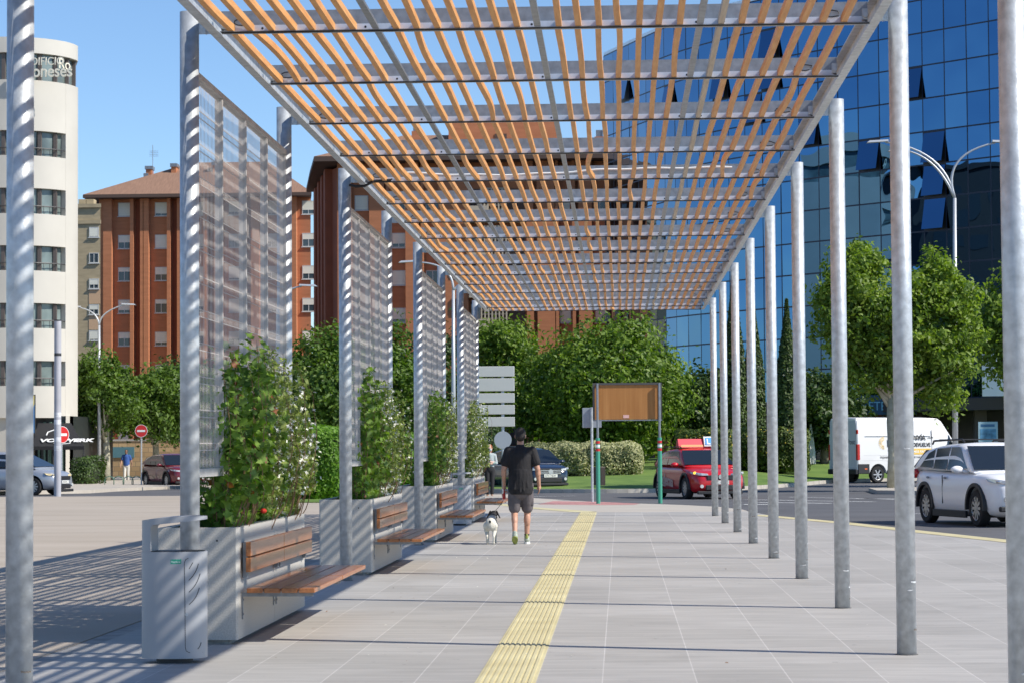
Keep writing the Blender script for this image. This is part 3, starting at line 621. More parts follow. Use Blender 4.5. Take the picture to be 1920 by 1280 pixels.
# plants in the planters
def climber(name, label, y0, y1, ztop, kind, seed, group):
    L = y1-y0; t = thing(name, label, 'climbing plant', (PX_L, (y0+y1)/2, .80), 0, group)
    nst = int(34*L); P = []; N = []; stems = MB()
    for i in range(nst):
        yy = random.uniform(-L/2, L/2); h = (ztop-.8)*random.uniform(.42, 1.06)*(1-(.06 if kind == 'ivy' else .2)*abs(yy/(L/2))**3); bx = random.gauss(.015, .10)
        pts = []; x, y = bx*.6, yy; k = 9; dy = random.uniform(-.25, .25)
        for j in range(k+1):
            q = j/k; pts.append((x+bx*math.sin(q*2.5)*.9+random.gauss(0, .012), y+dy*q+random.gauss(0, .02), h*q))
        stems.tube(pts, [.006-.004*j/k for j in range(k+1)], n=4)
        pts = np.array(pts); m_ = int((40 if kind == 'ivy' else 125)*h)
        s_ = rng.uniform(.03, 1, m_)*k; a = np.minimum(s_.astype(int), k-1); f = (s_-a)[:, None]
        base = pts[a]*(1-f)+pts[a+1]*f; th = rng.uniform(0, 2*PI, m_); rr = rng.uniform(.01, .095, m_)
        o = np.stack([np.cos(th)*rr, np.sin(th)*rr*1.1, rng.normal(size=m_)*.05], 1)
        P.append(base+o); N.append(o*5+rng.normal(size=(m_, 3))*.5+np.array([.35, -.25, .45]))
    # low foliage spilling along the rim
    m_ = int(260*L); q = np.stack([rng.uniform(-.36, .13, m_)*.75+.02, rng.uniform(-L/2, L/2, m_), rng.uniform(.02, .22, m_)], 1); P.append(q); N.append(rng.normal(size=(m_, 3))*.5+np.array([.2, -.2, .8]))
    P = np.concatenate(P); N = np.concatenate(N); n = len(P); P[:, 2] = np.maximum(P[:, 2], .03)
    P[:, 0] = np.where(P[:, 2] < .30, np.clip(P[:, 0], -.30, .12), np.clip(P[:, 0], -.36, .30)); P[:, 1] = np.clip(P[:, 1], -L/2-.06, L/2+.06)+rng.normal(size=n)*.015
    stems.build('stems', mat('vine_stem', (.22, .13, .07), .8), t)
    if kind == 'ivy':
        mi = (rng.random(n) < .008).astype(int); leaf_mesh('foliage', P, N, rng.uniform(.024, .054, n), None, 'ivy', t, mats=[L_ivy, L_red], mi=mi)
    else:
        leaf_mesh('foliage', P, N, rng.uniform(.018, .040, n), L_jas, 'oval', t)
        k = rng.choice(n, int(n*.42)); k = k[(np.sin(P[k, 1]*4+seed)+np.sin(P[k, 2]*5+seed*2)+rng.normal(size=len(k))*.5) > -.1]
        leaf_mesh('blossom', P[k]+rng.normal(size=(len(k), 3))*.02+np.array([.03, -.01, .01]), N[k], rng.uniform(.015, .026, len(k)), flow, 'star', t)
    return t
CG = 'climbing plants in the planters'
climber('ivy', 'large-leaved ivy climbing the first screen just behind the big litter bin', 18.66, 20.6, 2.3, 'ivy', 1, CG)
climber('jasmine', 'white-flowered jasmine on the far half of the first planter', 20.2, 22.5, 2.38, 'jas', 2, CG)
climber('ivy', 'sparser ivy at the near end of the second planter', 28.7, 30.4, 2.4, 'ivy', 3, CG)
climber('jasmine', 'white-flowered jasmine on the far half of the second planter', 30.0, 32.4, 2.35, 'jas', 4, CG)
climber('ivy', 'thin ivy at the near end of the third planter', 38.7, 40.0, 2.4, 'ivy', 5, CG)
climber('jasmine', 'flowering jasmine on the far part of the third planter', 39.7, 42.4, 2.35, 'jas', 6, CG)
climber('jasmine', 'leafy jasmine filling the farthest planter', 48.6, 52.3, 2.4, 'jas', 7, CG)
t = thing('red_flower', 'single small red blossom at the front of the first planter', 'flower', (-3.03, 20.2, .87))
mb = MB(); mb.tube([(0, 0, 0), (.01, 0, .1)], .003, n=5); mb.build('stem', MATS['leaf_mid'], t)
mb = MB(); mb.ell((.012, 0, .115), (.03, .03, .022), n=8); mb.build('bloom', rflow, t)
# ================================================================== BUILDINGS
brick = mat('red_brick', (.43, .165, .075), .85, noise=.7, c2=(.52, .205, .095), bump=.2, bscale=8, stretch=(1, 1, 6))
brick_shade = mat('shaded_red_brick', (.27, .075, .035), .85, noise=.7, amt=.12)  # same red brick, darkened in colour to stand for shaded faces
beigeb = mat('beige_brick', (.42, .34, .21), .9, noise=1.2, amt=.12, stretch=(1, 1, 4))
cream = mat('cream_cladding', (.56, .535, .475), .7, noise=.5, amt=.05)
tile_r = mat('roof_tiles', (.27, .155, .10), .9, noise=2, amt=.2, stretch=(8, .5, .5))
blind = mat('cream_blind', (.78, .76, .64), .7, noise=.3, amt=.06, stretch=(1, 1, 20))
pane = mat('window_glass', (.05, .07, .08), .08, 0, spec=.8)
framem = mat('window_frame', (.55, .55, .52), .5)
eave = mat('eave_brown', (.10, .065, .05), .8)
peach = mat('peach_panel', (.60, .40, .24), .8)
concl = mat('lattice_concrete', (.50, .43, .33), .85)
WM = {}
def window(parent, x, y, z, w_, h, frac, nm=2, gl=pane, bl=blind, fr=framem):
    """window facing -y, left/bottom corner x,z, wall plane y"""
    key = (round(w_, 2), round(h, 2), round(frac, 2), nm, gl.name, bl.name, fr.name)
    if key not in WM:
        a = MB(); b_ = .06
        a.box(0, w_, -.07, -.002, 0, b_); a.box(0, w_, -.07, -.002, h-b_, h); a.box(0, b_, -.07, -.002, b_, h-b_); a.box(w_-b_, w_, -.07, -.002, b_, h-b_)
        for i in range(1, nm): a.box(w_*i/nm-.03, w_*i/nm+.03, -.055, -.002, b_, h-b_)
        a.box(-.08, w_+.08, -.14, -.0, -.06, -.001)
        g = MB(); g.box(b_, w_-b_, -.03, -.012, b_, h-b_)
        k = MB(); k.box(b_, w_-b_, -.062, -.056, h-b_-(h-2*b_)*frac, h-b_)
        WM[key] = (a.mesh('window', fr), g.mesh('pane', gl), k.mesh('blind', bl))
    a, g, k = WM[key]; o = link('window', a, parent, (x, y, z)); link('pane', g, o)
    if frac > 0: link('blind', k, o)
    return o
# ---- red brick block 1 (far left)
def red_block_far():
    Y = 208; x0 = pxX(185, Y); x1 = pxX(582, Y); s = Y/4500*1.0
    base = -.5; zt = pz(371, Y, 380)
    t = thing('apartment_block', 'red brick apartment block with brown hipped roof and two chimneys left of the first screen', 'building', (x0, Y, base)); H = zt-base; W = x1-x0
    mb = MB(); mb.prism([(0, .7), (W, .7), (W-2.2, 14), (0, 14)], 'z', 0, H); mb.build('wall', brick, t)
    mb = MB(); P = lambda px: pxX(px, Y)-x0
    k = 0; px = 193
    mod = 69.5
    while px < 582:
        for a, b_ in ((0, 16), (50.5, 57), (75, 76)):
            if px+b_ < 586: mb.box(P(px+a), P(px+b_), 0, .702, 0, H-.01)
        for f in range(9):   # spandrels set back inside the window bay
            z = pz(405+60.5*f, Y, 300)-base; z2 = pz(436+60.5*f, Y, 300)-base
        px += mod
    mb.box(0, P(193), .1, .702, 0, H-.02)
    mb.build('pilaster', brick, t)
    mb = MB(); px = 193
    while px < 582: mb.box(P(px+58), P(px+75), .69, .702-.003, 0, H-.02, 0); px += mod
    mb.build('recess_shade', brick_shade, t)  # shade of the deep recess painted as darker brick
    px = 193; c = 0
    while px < 560:
        for f in range(8):
            z = pz(404+60.8*f, Y, 300)-base
            fr = [1, .8, .5, .55, .45, .9, .3, .6][(f*3+c*5) % 8] if f else [1, .85, 1, .8, .9, .7][c % 6]
            if z > 2: window(t, P(px+25.5), .7, z, 24*s, 26*s, fr)
        px += mod; c += 1
    mb = MB(); e = 1.2; mb.prism([(-e, -e+.2), (W+.3, -e+.2), (W-2, 15), (-e, 15)], 'z', H, H+.28); mb.build('eaves', eave, t)
    mb = MB(); rd = 3.6; vs = [(-e, -e+.2, H+.285), (W+.3, -e+.2, H+.285), (W-2, 15, H+.285), (-e, 15, H+.285), (W*.38, 6.5, H+.28+rd), (W*.75, 6.5, H+.28+rd)]
    mb.add(vs, [(0, 1, 5, 4), (1, 2, 5), (2, 3, 4, 5), (3, 0, 4), (0, 3, 2, 1)]); rf = mb.build('roof', tile_r, t)
    for px, w_, tp in ((262, 11, 308), (257, 6, 322), (310, 10, 303), (390, 10, 300)):
        mb = MB(); zt2 = pz(tp, Y, px)-base; mb.box(P(px)-w_/2*s, P(px)+w_/2*s, 4, 5, H, zt2); mb.box(P(px)-w_/2*s-.08, P(px)+w_/2*s+.08, 3.9, 5.1, zt2, zt2+.3, 1); mb.build('chimney', [brick, galv_d], rf)
    mb = MB(); mb.prism([(P(318), H+1), (P(318), pz(322, Y)-base), (P(345), pz(308, Y)-base), (P(380), pz(322, Y)-base), (P(380), H+1)], 'y', 5, 8); mb.build('dormer', brick, rf)
    mb = MB(); mb.box(P(268), P(308), 4.5, 4.8, pz(338, Y)-base, pz(331, Y)-base); mb.build('parapet', eave, rf)
    mb = MB(); xx = P(270); mb.cyl((xx, 4, H+2), (xx, 4, H+5.2), .03, n=5)
    for q in range(4): mb.cyl((xx-.3, 4, H+4.2+q*.15), (xx+.5, 4, H+4.2+q*.15), .02, n=4)
    mb.build('antenna', galv_d, rf)
red_block_far()
# ---- red brick block 2 (behind the pergola)
def red_block_big():
    Y = 170; base = -.4; x0 = pxX(634, Y); x1 = pxX(1203, Y); s = Y/4500; zt = pz(303, Y, 900)
    t = thing('apartment_block', 'large red brick apartment block with lattice balconies behind the pergola roof', 'building', (x0, Y, base)); H = zt-base; W = x1-x0; P = lambda px: pxX(px, Y)-x0
    mb = MB()
    mb.prism([(0, .7), (W, .7), (W-.4, 4), (W-9, 18), (-3.2, 18)], 'z', 0, H); mb.build('wall', brick, t)
    mb = MB()   # side wing with its own pilasters, its shade put into a darker brick colour
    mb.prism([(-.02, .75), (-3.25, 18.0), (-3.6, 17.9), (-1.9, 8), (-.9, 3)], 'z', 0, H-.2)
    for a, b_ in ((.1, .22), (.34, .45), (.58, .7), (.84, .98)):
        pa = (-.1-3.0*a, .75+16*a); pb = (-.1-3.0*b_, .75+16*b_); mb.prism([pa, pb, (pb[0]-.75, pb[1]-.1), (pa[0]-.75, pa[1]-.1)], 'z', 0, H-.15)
    mb.build('side_wing', brick_shade, t)
    cols = [665, 735, 799, 1051, 1118, 1180]
    mb = MB()
    for a, b_ in ((634, 661), (694, 722), (726, 731), (762, 787), (791, 796), (824, 880), (990, 1003), (1010, 1043), (1050.5-6, 1050), (1076, 1082), (1088, 1113), (1142, 1172)): mb.box(P(a), P(b_), 0, .702, 0, H-.01)
    mb.build('pilaster', brick, t)
    for c, px in enumerate(cols):
        for f in range(8):
            z = pz(393+70.5*f, Y, px)-base
            fr = [1, .75, .0, 1, .6, .8][(f*5+c*2) % 6]
            if z > 2: window(t, P(px), .7, z, 26*s if c < 3 else 21*s, 28*s, fr)
    for f in range(8):   # lattice balconies
        z = pz(345+70.5*f, Y, 930)-base-.9*0
        if z < 2: continue
        mb = MB(); xa, xb = P(882), P(988)
        mb.box(xa, xb, -.5, .7, z-2.75, z-2.55); mb.box(xa, P(918), -.52, -.42, z-2.54, z-1.6)
        bl = mb.build('balcony', concl, t)
        mb = MB(); n = 7
        for i in range(n+1): q = P(905)+(P(952)-P(905))*i/n; mb.box(q-.05, q+.05, -.40, -.30, z-2.54, z-.35)
        for i in range(8): q = z-2.5+i*.3; mb.box(P(905), P(952), -.29, -.2, q, q+.09)
        mb.build('lattice', concl, bl)
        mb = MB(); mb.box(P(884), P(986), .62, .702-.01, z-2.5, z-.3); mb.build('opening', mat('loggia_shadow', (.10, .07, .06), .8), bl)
        if f % 2: window(t, P(884), .62, z-2.3, 17*s, 1.8, .0)
    mb = MB(); mb.prism([(-1.5, -1.2), (W+.9, -1.2), (W+.4, 4.5), (W-8.5, 19), (-4.7, 19), (-3.0, 8)], 'z', H, H+.35); mb.build('eaves', eave, t)
    mb = MB(); z = H+.36; vs = [(-1.5, -1.2, z), (W+.9, -1.2, z), (W-8.5, 19, z), (-4.7, 19, z), (4, 8, z+2.6), (W-9, 8, z+2.6)]
    mb.add(vs, [(0, 1, 5, 4), (1, 2, 5), (2, 3, 4, 5), (3, 0, 4), (3, 2, 1, 0)]); rf = mb.build('roof', tile_r, t)
    mb = MB(); mb.box(P(835), P(1045), 5, 11, H+1, pz(226, Y+6, 950)-base); mb.build('penthouse', brick, rf)
    mb = MB(); mb.box(P(925), P(948), 4.95, 5.02, H+1.6, pz(234, Y, 950)-base); mb.build('arch_opening', eave, rf)
    for px, tp in ((775, 232), (1128, 243), (1147, 226)):
        mb = MB(); zt2 = pz(tp, Y, px)-base; mb.box(P(px)-.35, P(px)+.35, 4, 4.8, H, zt2); mb.box(P(px)-.25, P(px)+.25, 4.1, 4.7, zt2, zt2+.5, 1); mb.build('chimney', [brick, galv_d], rf)
red_block_big()
# ---- beige brick building
def beige_block():
    Y = 190; base = -.4; x0 = pxX(120, Y); x1 = pxX(188, Y); s = Y/4500; P = lambda px: pxX(px, Y)-x0; H = pz(390, Y, 150)-base
    t = thing('beige_block', 'beige brick apartment building between the cream rounded building and the red brick block', 'building', (x0, Y, base))
    mb = MB(); mb.prism([(0, 0), (x1-x0, 0), (x1-x0-2.7, 12), (0, 12)], 'z', 0, H); mb.build('wall', beigeb, t)
    mb = MB(); mb.prism([(-.2, -.2), (x1-x0+.1, -.2), (x1-x0-2.6, 12), (-.2, 12)], 'z', H, H+.3); mb.box(-.15, x1-x0+.05, -.12, -.001, H-1.3, H-1.0)
    for px in (143, 158): mb.box(P(px)-.3, P(px)+.3, 2, 3, H+.3, H+.9)
    mb.build('cornice', beigeb, t)
    mb = MB()
    for f in (2, 3): mb.box(P(166.5), x1-x0, -.03, -.001, pz(570+48*(f-2), Y, 170)-base, pz(542+48*(f-2), Y, 170)-base)
    mb.build('spandrel', peach, t)
    for f in range(7):
        z = pz(445.5+48.3*f, Y, 170)-base
        if z > 1: window(t, P(167), 0, z, 18.5*s, 19.5*s, [.95, 0, .6, .5, .9, .3, .5][f], 2, fr=framem)
beige_block()
# ---- cream rounded building
def cream_building():
    global framem
    Y = 122; base = gz(-25, 118)+.1; s = Y/4500
    xr = pxX(141, Y+2)-.15; t = thing('cream_building', 'cream office building with rounded corner and dark ribbon windows at the far left', 'building', (xr, Y, base)); P = lambda px: pxX(px, Y)-xr; Z = lambda py: pz(py, Y, 90)-base
    R = 3.2
    def plan(off=0, n=14):   # front from left to the rounded corner then back
        pts = [(-14, -off)]
        for i in range(n+1): a = PI/2*i/n; pts.append((-R+(R+off)*math.sin(a)*1.0-0, R-(R+off)*math.cos(a)))
        pts.append((off-2.6, 12)); pts.append((-14, 12)); return pts
    def band(name, z0, z1, off, m, par=t, pts=None):
        mb = MB(); mb.prism(pts or plan(off), 'z', z0, z1); return mb.build(name, m, par, auto=.5)
    ys_ = [(97, 148), (243, 290), (351, 399), (459, 506), (567, 614), (675, 722)]
    band('recess_core', 2.6, Z(70), -.55, mat('ribbon_shade', (.05, .05, .05), .7))
    prev = 68
    for i, (a, b_) in enumerate(ys_): band('cladding_band', Z(a), Z(prev), 0, cream); prev = b_
    band('cladding_band', Z(782), Z(722), 0, cream)
    mb = MB(); pts = [(-R+(R+.006)*math.sin(a), R-(R+.006)*math.cos(a)) for a in np.linspace(math.radians(64), PI/2, 6)]+[(-2.4, 12), (-5, 12), (-3.0, 3.2)]
    mb.prism(pts, 'z', 3.5, Z(148)-.01); mb.build('corner_cladding', cream, t, auto=.5)
    gl = mat('ribbon_glass', (.16, .20, .19), .15, 0, noise=.5, amt=.6, spec=.7); rail = mat('rail_dark', (.06, .06, .06), .5)
    for i, (a, b_) in enumerate(ys_):
        w_ = band('window', Z(b_)-.001, Z(a)+.001, -.30, gl)
        pp = plan(-.22, 5)
        for q in list(pp[1:-2])+[(-R-1.5*k, .22) for k in range(1, 5)]:
            mb = MB(); mb.box(q[0]-.09, q[0]+.09, q[1]-.09, q[1]+.09, Z(b_), Z(a)); mb.build('mullion', mat('mullion_brown', (.12, .10, .09), .5), w_)
        if i:
            mb = MB(); pts = [(q[0], q[1], Z(b_)+.4) for q in plan(-.03, 14)[:-1]]; mb.tube(pts, .03, n=5)
            for q in pts[1:-1]: mb.cyl((q[0], q[1], Z(b_)), q, .015, n=4)
            mb.build('railing', rail, w_)
    sgn = mat('sign_cream', (.80, .76, .62), .5)
    text('EDIFICIO', .58, sgn, t, (P(50), -.30, Z(124)), (PI/2, 0, 0), name='roof_lettering', ext=.04, sx=.86)
    text('Ro', .80, sgn, t, (-.60, 1.28, Z(121)), (PI/2, 0, 1.0), name='roof_lettering', ext=.02, sx=.95)
    text('Leoneses', .88, sgn, t, (P(36), -.32, Z(146)), (PI/2, 0, 0), name='roof_lettering', ext=.05, sx=.85, bold=.012)
    mb = MB(); mb.prism([(P(119), .5), (0, .5), (-.4, 2.2), (P(119), 2.2)], 'z', 0, 3.51); mb.build('corner_pillar', cream, t)
    mb = MB(); mb.box(-14, P(55), .3, 1.2, 0, 3.5); mb.build('corner_pillar', cream, t)
    mb = MB(); mb.box(-14, P(119), 1.4, 12, 0, 3.5); mb.build('shop_front', mat('shop_dark', (.03, .035, .035), .3), t)
    mb = MB(); 
    for px in (62, 73, 84, 96, 108): mb.box(P(px)-.05, P(px)+.05, 1.2, 1.38, 0, 3.2)
    mb.box(P(80), P(83), 1.15, 1.2, 0, 2.8); mb.build('shop_frame', mat('shop_frame_green', (.12, .22, .18), .5), t)
    # awning
    aw = thing('awning', 'black shop awning with curly white lettering on the cream building', 'awning', (xr, Y, base))
    bk = mat('awning_black', (.018, .018, .02), .8)
    xa, xb = P(68), P(172); mb = MB()
    z1 = Z(792); z0 = Z(836); mb.add([(P(66), .6, z1), (P(128), .6, z1), (P(176), -2.2, z0), (P(80), -2.2, z0), (P(66), .6, z1-.04), (P(128), .6, z1-.04), (P(176), -2.2, z0-.05), (P(80), -2.2, z0-.05)], [(0, 1, 2, 3), (7, 6, 5, 4), (0, 4, 5, 1), (1, 5, 6, 2), (2, 6, 7, 3), (3, 7, 4, 0)])
    mb.build('canopy', bk, aw)
    mb = MB(); mb.box(P(80), P(176), -2.23, -2.2, z0-.18, z0-.001); mb.build('valance', bk, aw)
    sl_ = math.atan2(z1-z0, 2.8)
    text('VORWERK', .56, whites, aw, (P(90), -1.86, z0+.22), (sl_, 0, 0), ext=.01, sx=1.0, bold=.02)
    mb = MB(); mb.tube([(P(112), -1.0, z0+.85), (P(100), -1.2, z0+.72), (P(100), -1.5, z0+.56)], .03, n=5); mb.tube([(P(118), -1.95, z0+.16), (P(128), -2.08, z0+.1), (P(148), -2.0, z0+.14), (P(146), -1.7, z0+.32)], .03, n=5); mb.build('flourish', whites, aw)
    mb = MB()
    for px in (118, 174): mb.cyl((P(px), -2.1, 0), (P(px), -2.1, z0), .04, n=8)
    mb.build('awning_post', dark, aw)
    # blade sign
    bs = thing('blade_sign', 'vertical blue and yellow shop banner hanging beside the black awning', 'sign', (xr+P(66), Y-.8, base))
    mb = MB(); zt, zb = Z(741), Z(811); mb.box(-.20, .20, -.06, .06, zb-.04, zt+.04); mb.build('frame', dark, bs)
    mb = MB(); mb.box(-.17, .17, -.065, -.061, zb, zt); mb.build('panel', mat('banner_blue', (.04, .16, .42), .6, noise=3, c2=(.08, .3, .6)), bs)
    mb = MB(); mb.prism([(-.165, zt-.01), (.165, zt-.01), (.16, zt-.45), (.08, zt-.70), (0, zt-.78), (-.08, zt-.70), (-.16, zt-.45)], 'y', -.068, -.0655); mb.build('shield', mat('banner_yellow', (.80, .62, .03), .6), bs)
    mb = MB(); mb.box(-.04, .04, -.068, -.0655, zb+.02, zb+.75); mb.build('stripe', mat('banner_red', (.6, .06, .05), .6), bs)
    mb = MB(); mb.cyl((.12, 0, .0), (.12, 0, zb), .03, n=8); mb.tube([(.05, -.05, zb-.35), (.14, -.05, zb-.30), (.2, -.05, zb-.05)], .05, n=6); mb.build('post', dark, bs)
cream_building()
# ---- low stone wall building behind the left trees
def stone_wall():
    Y = 152; base = -.4; x0 = pxX(150, Y); x1 = pxX(470, Y)
    t = thing('stone_wall', 'sandstone block garden wall in shade behind the pedestrian in the blue polo', 'wall', (x0, Y, base)); H = pz(826, Y, 250)-base
    m = bpy.data.materials.new('sandstone_blocks'); m.use_nodes = True; q = m.node_tree; b_ = q.nodes['Principled BSDF']; br = q.nodes.new('ShaderNodeTexBrick'); tc = q.nodes.new('ShaderNodeTexCoord'); mp = q.nodes.new('ShaderNodeMapping'); mp.inputs['Rotation'].default_value = (PI/2, 0, 0)
    q.links.new(tc.outputs['Object'], mp.inputs[0]); q.links.new(mp.outputs[0], br.inputs[0]); q.links.new(br.outputs[0], b_.inputs[0])
    for k, v in (('Scale', 1), ('Mortar Size', .02), ('Brick Width', .55), ('Row Height', .3)): br.inputs[k].default_value = v
    br.inputs['Color1'].default_value = (.42, .27, .13, 1); br.inputs['Color2'].default_value = (.55, .38, .20, 1); br.inputs['Mortar'].default_value = (.30, .22, .13, 1); b_.inputs['Roughness'].default_value = .9
    mb = MB(); mb.box(0, x1-x0, 0, .5, 0, H); mb.build('wall', m, t)
    mb = MB(); mb.box(0, x1-x0, -.05, .55, H, H+.12); mb.build('coping', stone, t)
    mb = MB(); xa = pxX(208, Y)-x0; xb = pxX(252, Y)-x0; mb.box(xa, xb, -.08, -.01, pz(852, Y)-base, pz(832, Y)-base); mb.build('sign_panel', mat('panel_teal', (.10, .22, .25), .5), t)
stone_wall()
# ---- glass building, curved plan
def glass_building():
    H = 26.5; h = H-1.5
    ctl = [(1138, 105), (1200, 76), (1270, 44), (1345, 22), (1424, 4), (1500, -12), (1600, -31), (1700, -49), (1800, -67), (1920, -89), (2050, -114)]
    pts = []
    for px, yt in ctl:
        D = h*4500/(843-yt-(px-1155)*-.0069*0); pts.append((pxX(px, D), D))
    # resample at panel width
    P = [Vector(p) for p in pts]; seg = []; out = [P[0]]; wpan = 1.42; acc = 0
    dense = []
    for a, b_ in zip(P[:-1], P[1:]):
        for i in range(60): dense.append(a.lerp(b_, i/60))
    dense.append(P[-1])
    for _ in range(8): dense = [dense[0]]+[sum((dense[max(0, i-12)], dense[i], dense[min(len(dense)-1, i+12)]), Vector((0, 0)))/3 for i in range(1, len(dense)-1)]+[dense[-1]]
    last = dense[0]
    for q in dense[1:]:
        if (q-last).length >= wpan: out.append(q); last = q
    base = 0; o0 = out[0]
    t = thing('glass_office_building', 'curved office tower clad in blue mirror glass on the right', 'building', (o0.x, o0.y, -.1))
    m = bpy.data.materials.new('blue_mirror_glass'); m.use_nodes = True; q = m.node_tree; b_ = q.nodes['Principled BSDF']
    b_.inputs['Metallic'].default_value = 1; b_.inputs['Roughness'].default_value = .008
    geo = q.nodes.new('ShaderNodeNewGeometry'); r = q.nodes.new('ShaderNodeValToRGB'); r.color_ramp.elements[0].color = (.05, .13, .25, 1); r.color_ramp.elements[1].color = (.075, .175, .30, 1)
    q.links.new(geo.outputs['Random Per Island'], r.inputs[0]); q.links.new(r.outputs[0], b_.inputs[0])
    n = q.nodes.new('ShaderNodeTexNoise'); n.inputs['Scale'].default_value = .35; n.inputs['Detail'].default_value = 1; tc = q.nodes.new('ShaderNodeTexCoord'); q.links.new(tc.outputs['Object'], n.inputs['Vector'])
    bp = q.nodes.new('ShaderNodeBump'); bp.inputs['Strength'].default_value = .55; bp.inputs['Distance'].default_value = .05; q.links.new(n.outputs[0], bp.inputs['Height']); q.links.new(bp.outputs[0], b_.inputs['Normal'])
    rows = 13; z0 = 4.0; rh = (H-z0)/rows
    open_ = {}
    L = lambda v: (v.x-o0.x, v.y-o0.y)
    cw = MB(); mul = MB(); ow = []
    N = len(out)-1
    rnd = random.Random(3); opens = set()
    def colof(px):
        best = min(range(N), key=lambda i: abs((960+FPX*(np.dot(np.array([out[i].x, out[i].y, 10-1.5]), CR))/np.dot(np.array([out[i].x, out[i].y, 8.5]), CF))-px)); return best
    for px, py in ((1890-190, 165), (1612, 305), (1712, 165), (1725, 310), (1725, 410), (1245, 165), (1445, 160), (1490, 245), (1440, 95), (1175, 190), (1720, 280), (1395, 180), (1330, 170)):
        i = colof(px); D = out[i].y; z = pz(py, D, px); r_ = int((z-z0)/rh); opens.add((i, r_))
    blue = set()
    for i in range(N):
        a, c = out[i], out[i+1]; d = (c-a).normalized(); nrm = Vector((d.y, -d.x))
        if nrm.y > 0: nrm = -nrm
        for r_ in range(rows):
            za, zb = z0+r_*rh+.04, z0+(r_+1)*rh-.04
            e = .035; p, s_ = a+d*e, c-d*e
            if (i, r_) in opens:
                # top-hung window pushed out, dark gap behind
                out_ = nrm*.32
                bp_ = MB(); bp_.add([(*L(p), zb), (*L(s_), zb), (*L(s_+out_), za+.05), (*L(p+out_), za+.05)], [(0, 1, 2, 3)]); bp_.build('open_window', m, t)
                g_ = MB(); k2 = nrm*.01; g_.add([(*L(p+k2), za), (*L(s_+k2), za), (*L(s_+k2), zb), (*L(p+k2), zb)], [(0, 1, 2, 3)]); g_.build('window_gap', blackm, t)
            else:
                ti = nrm*rnd.gauss(0, .006); tj = nrm*rnd.gauss(0, .006)
                cw.add([(*L(p+ti), za), (*L(s_+tj), za), (*L(s_-ti), zb), (*L(p-tj), zb)], [(0, 1, 2, 3)])
    for r_ in range(rows+1):   # dark joint lines
        z = z0+r_*rh; vs = []
        for v in out: vs += [(*L(v), z-.04), (*L(v), z+.04)]
        mul.add(vs, [(2*i, 2*i+2, 2*i+3, 2*i+1) for i in range(N)])
    for i, v in enumerate(out):
        d = (out[min(i+1, N)]-out[max(i-1, 0)]).normalized()*.035; mul.add([(*L(v-d), z0), (*L(v+d), z0), (*L(v+d), H), (*L(v-d), H)], [(0, 1, 2, 3)])
    cw.build('curtain_wall', m, t); mul.build('joint_grid', mat('joint_dark_blue', (.01, .02, .05), .5), t)
    back = [(*L(v+Vector((.35, .6))),) for v in out]; back += [(back[-1][0]+6, back[-1][1]+26), (back[0][0]+22, back[0][1]+11)]
    mb = MB(); mb.prism(back, 'z', 3.5, H-.3); mb.build('core', mat('core_dark', (.02, .03, .05), .6), t)
    mb = MB(); v0 = [(*L(v+Vector((0, .15))),) for v in out]+back[-2:]
    mb.prism(v0, 'z', H-.05, H+.25); mb.build('parapet', alum, t)
    mb = MB(); v1 = [(*L(v+Vector((-.4, -.9))),) for v in out]+back[-2:]
    mb.prism(v1, 'z', 3.35, 3.95); mb.build('canopy_slab', mat('slab_brown', (.10, .08, .075), .8), t)
    mb = MB(); v2 = [(*L(v+Vector((1.2, 2.0))),) for v in out]+back[-2:]; mb.prism(v2, 'z', 0, 3.35); mb.build('shop_glazing', mat('shopfront', (.025, .03, .032), .15, noise=.6, c2=(.09, .08, .07), detail=3), t)
    for i in range(0, N+1, 4): x, y = L(out[i]); mb = MB(); mb.box(x+.2, x+.8, y+.3, y+.9, 0, 3.35); mb.build('pillar', mat('pillar_brown', (.16, .13, .12), .8), t)
    def at(px):
        i = colof(px); return out[i]
    # shop signs on the slab edge
    for s_, px, py, sz, bgc, fg, wd in (('CAFETERIA', 1590, 768, .72, (.03, .09, .16), (.25, .55, .70), 3.6), ('Restaurante', 1533, 786, .55, (.42, .10, .03), (.75, .55, .40), 3.4)):
        v = at(px+20); D = v.y-2.2; x = pxX(px, D); z = pz(py, D, px)
        g = thing('shop_sign', ('dark blue cafeteria sign above the white van' if s_[0] == 'C' else 'orange-red restaurant sign left of the white van'), 'sign', (x, D, z))
        mb = MB(); mb.box(-.2, wd, 0, .12, -.25, sz+.05); mb.build('board', mat('board_'+s_[:4], bgc, .6), g)
        text(s_, sz*.9, mat('letters_'+s_[:4], fg, .6), g, (0, -.02, -.02), RX, ext=.01, sx=.9)
    v = at(1862); D = v.y-2.6; g = thing('wall_panel', 'large blank white panel on the glass tower behind the nearest right post', 'sign', (pxX(1844, D), D, pz(742, D, 1850))); mb = MB(); mb.box(0, 3.4, 0, .15, 0, 2.1); mb.build('panel', white, g)
    mb = MB(); mb.box(-.04, 3.44, .02, .18, -.05, -.001); mb.build('trim', dark, g)
    D -= .2; g = thing('window_poster', 'small blue and white poster in the shop window behind the white car', 'poster', (pxX(1835, D), D, pz(828, D, 1850))); mb = MB(); mb.box(0, .95, 0, .04, 0, 1.0); mb.build('board', mat('poster_pale', (.35, .50, .60), .5), g)
    mb = MB(); mb.box(.08, .87, -.006, -.001, .1, .65); mb.build('picture', mat('poster_blue', (.10, .25, .42), .5, noise=4, amt=.5), g); mb = MB(); mb.box(.12, .8, -.006, -.001, .75, .88); mb.build('title', mat('poster_title', (.05, .15, .3), .5), g)
glass_building()
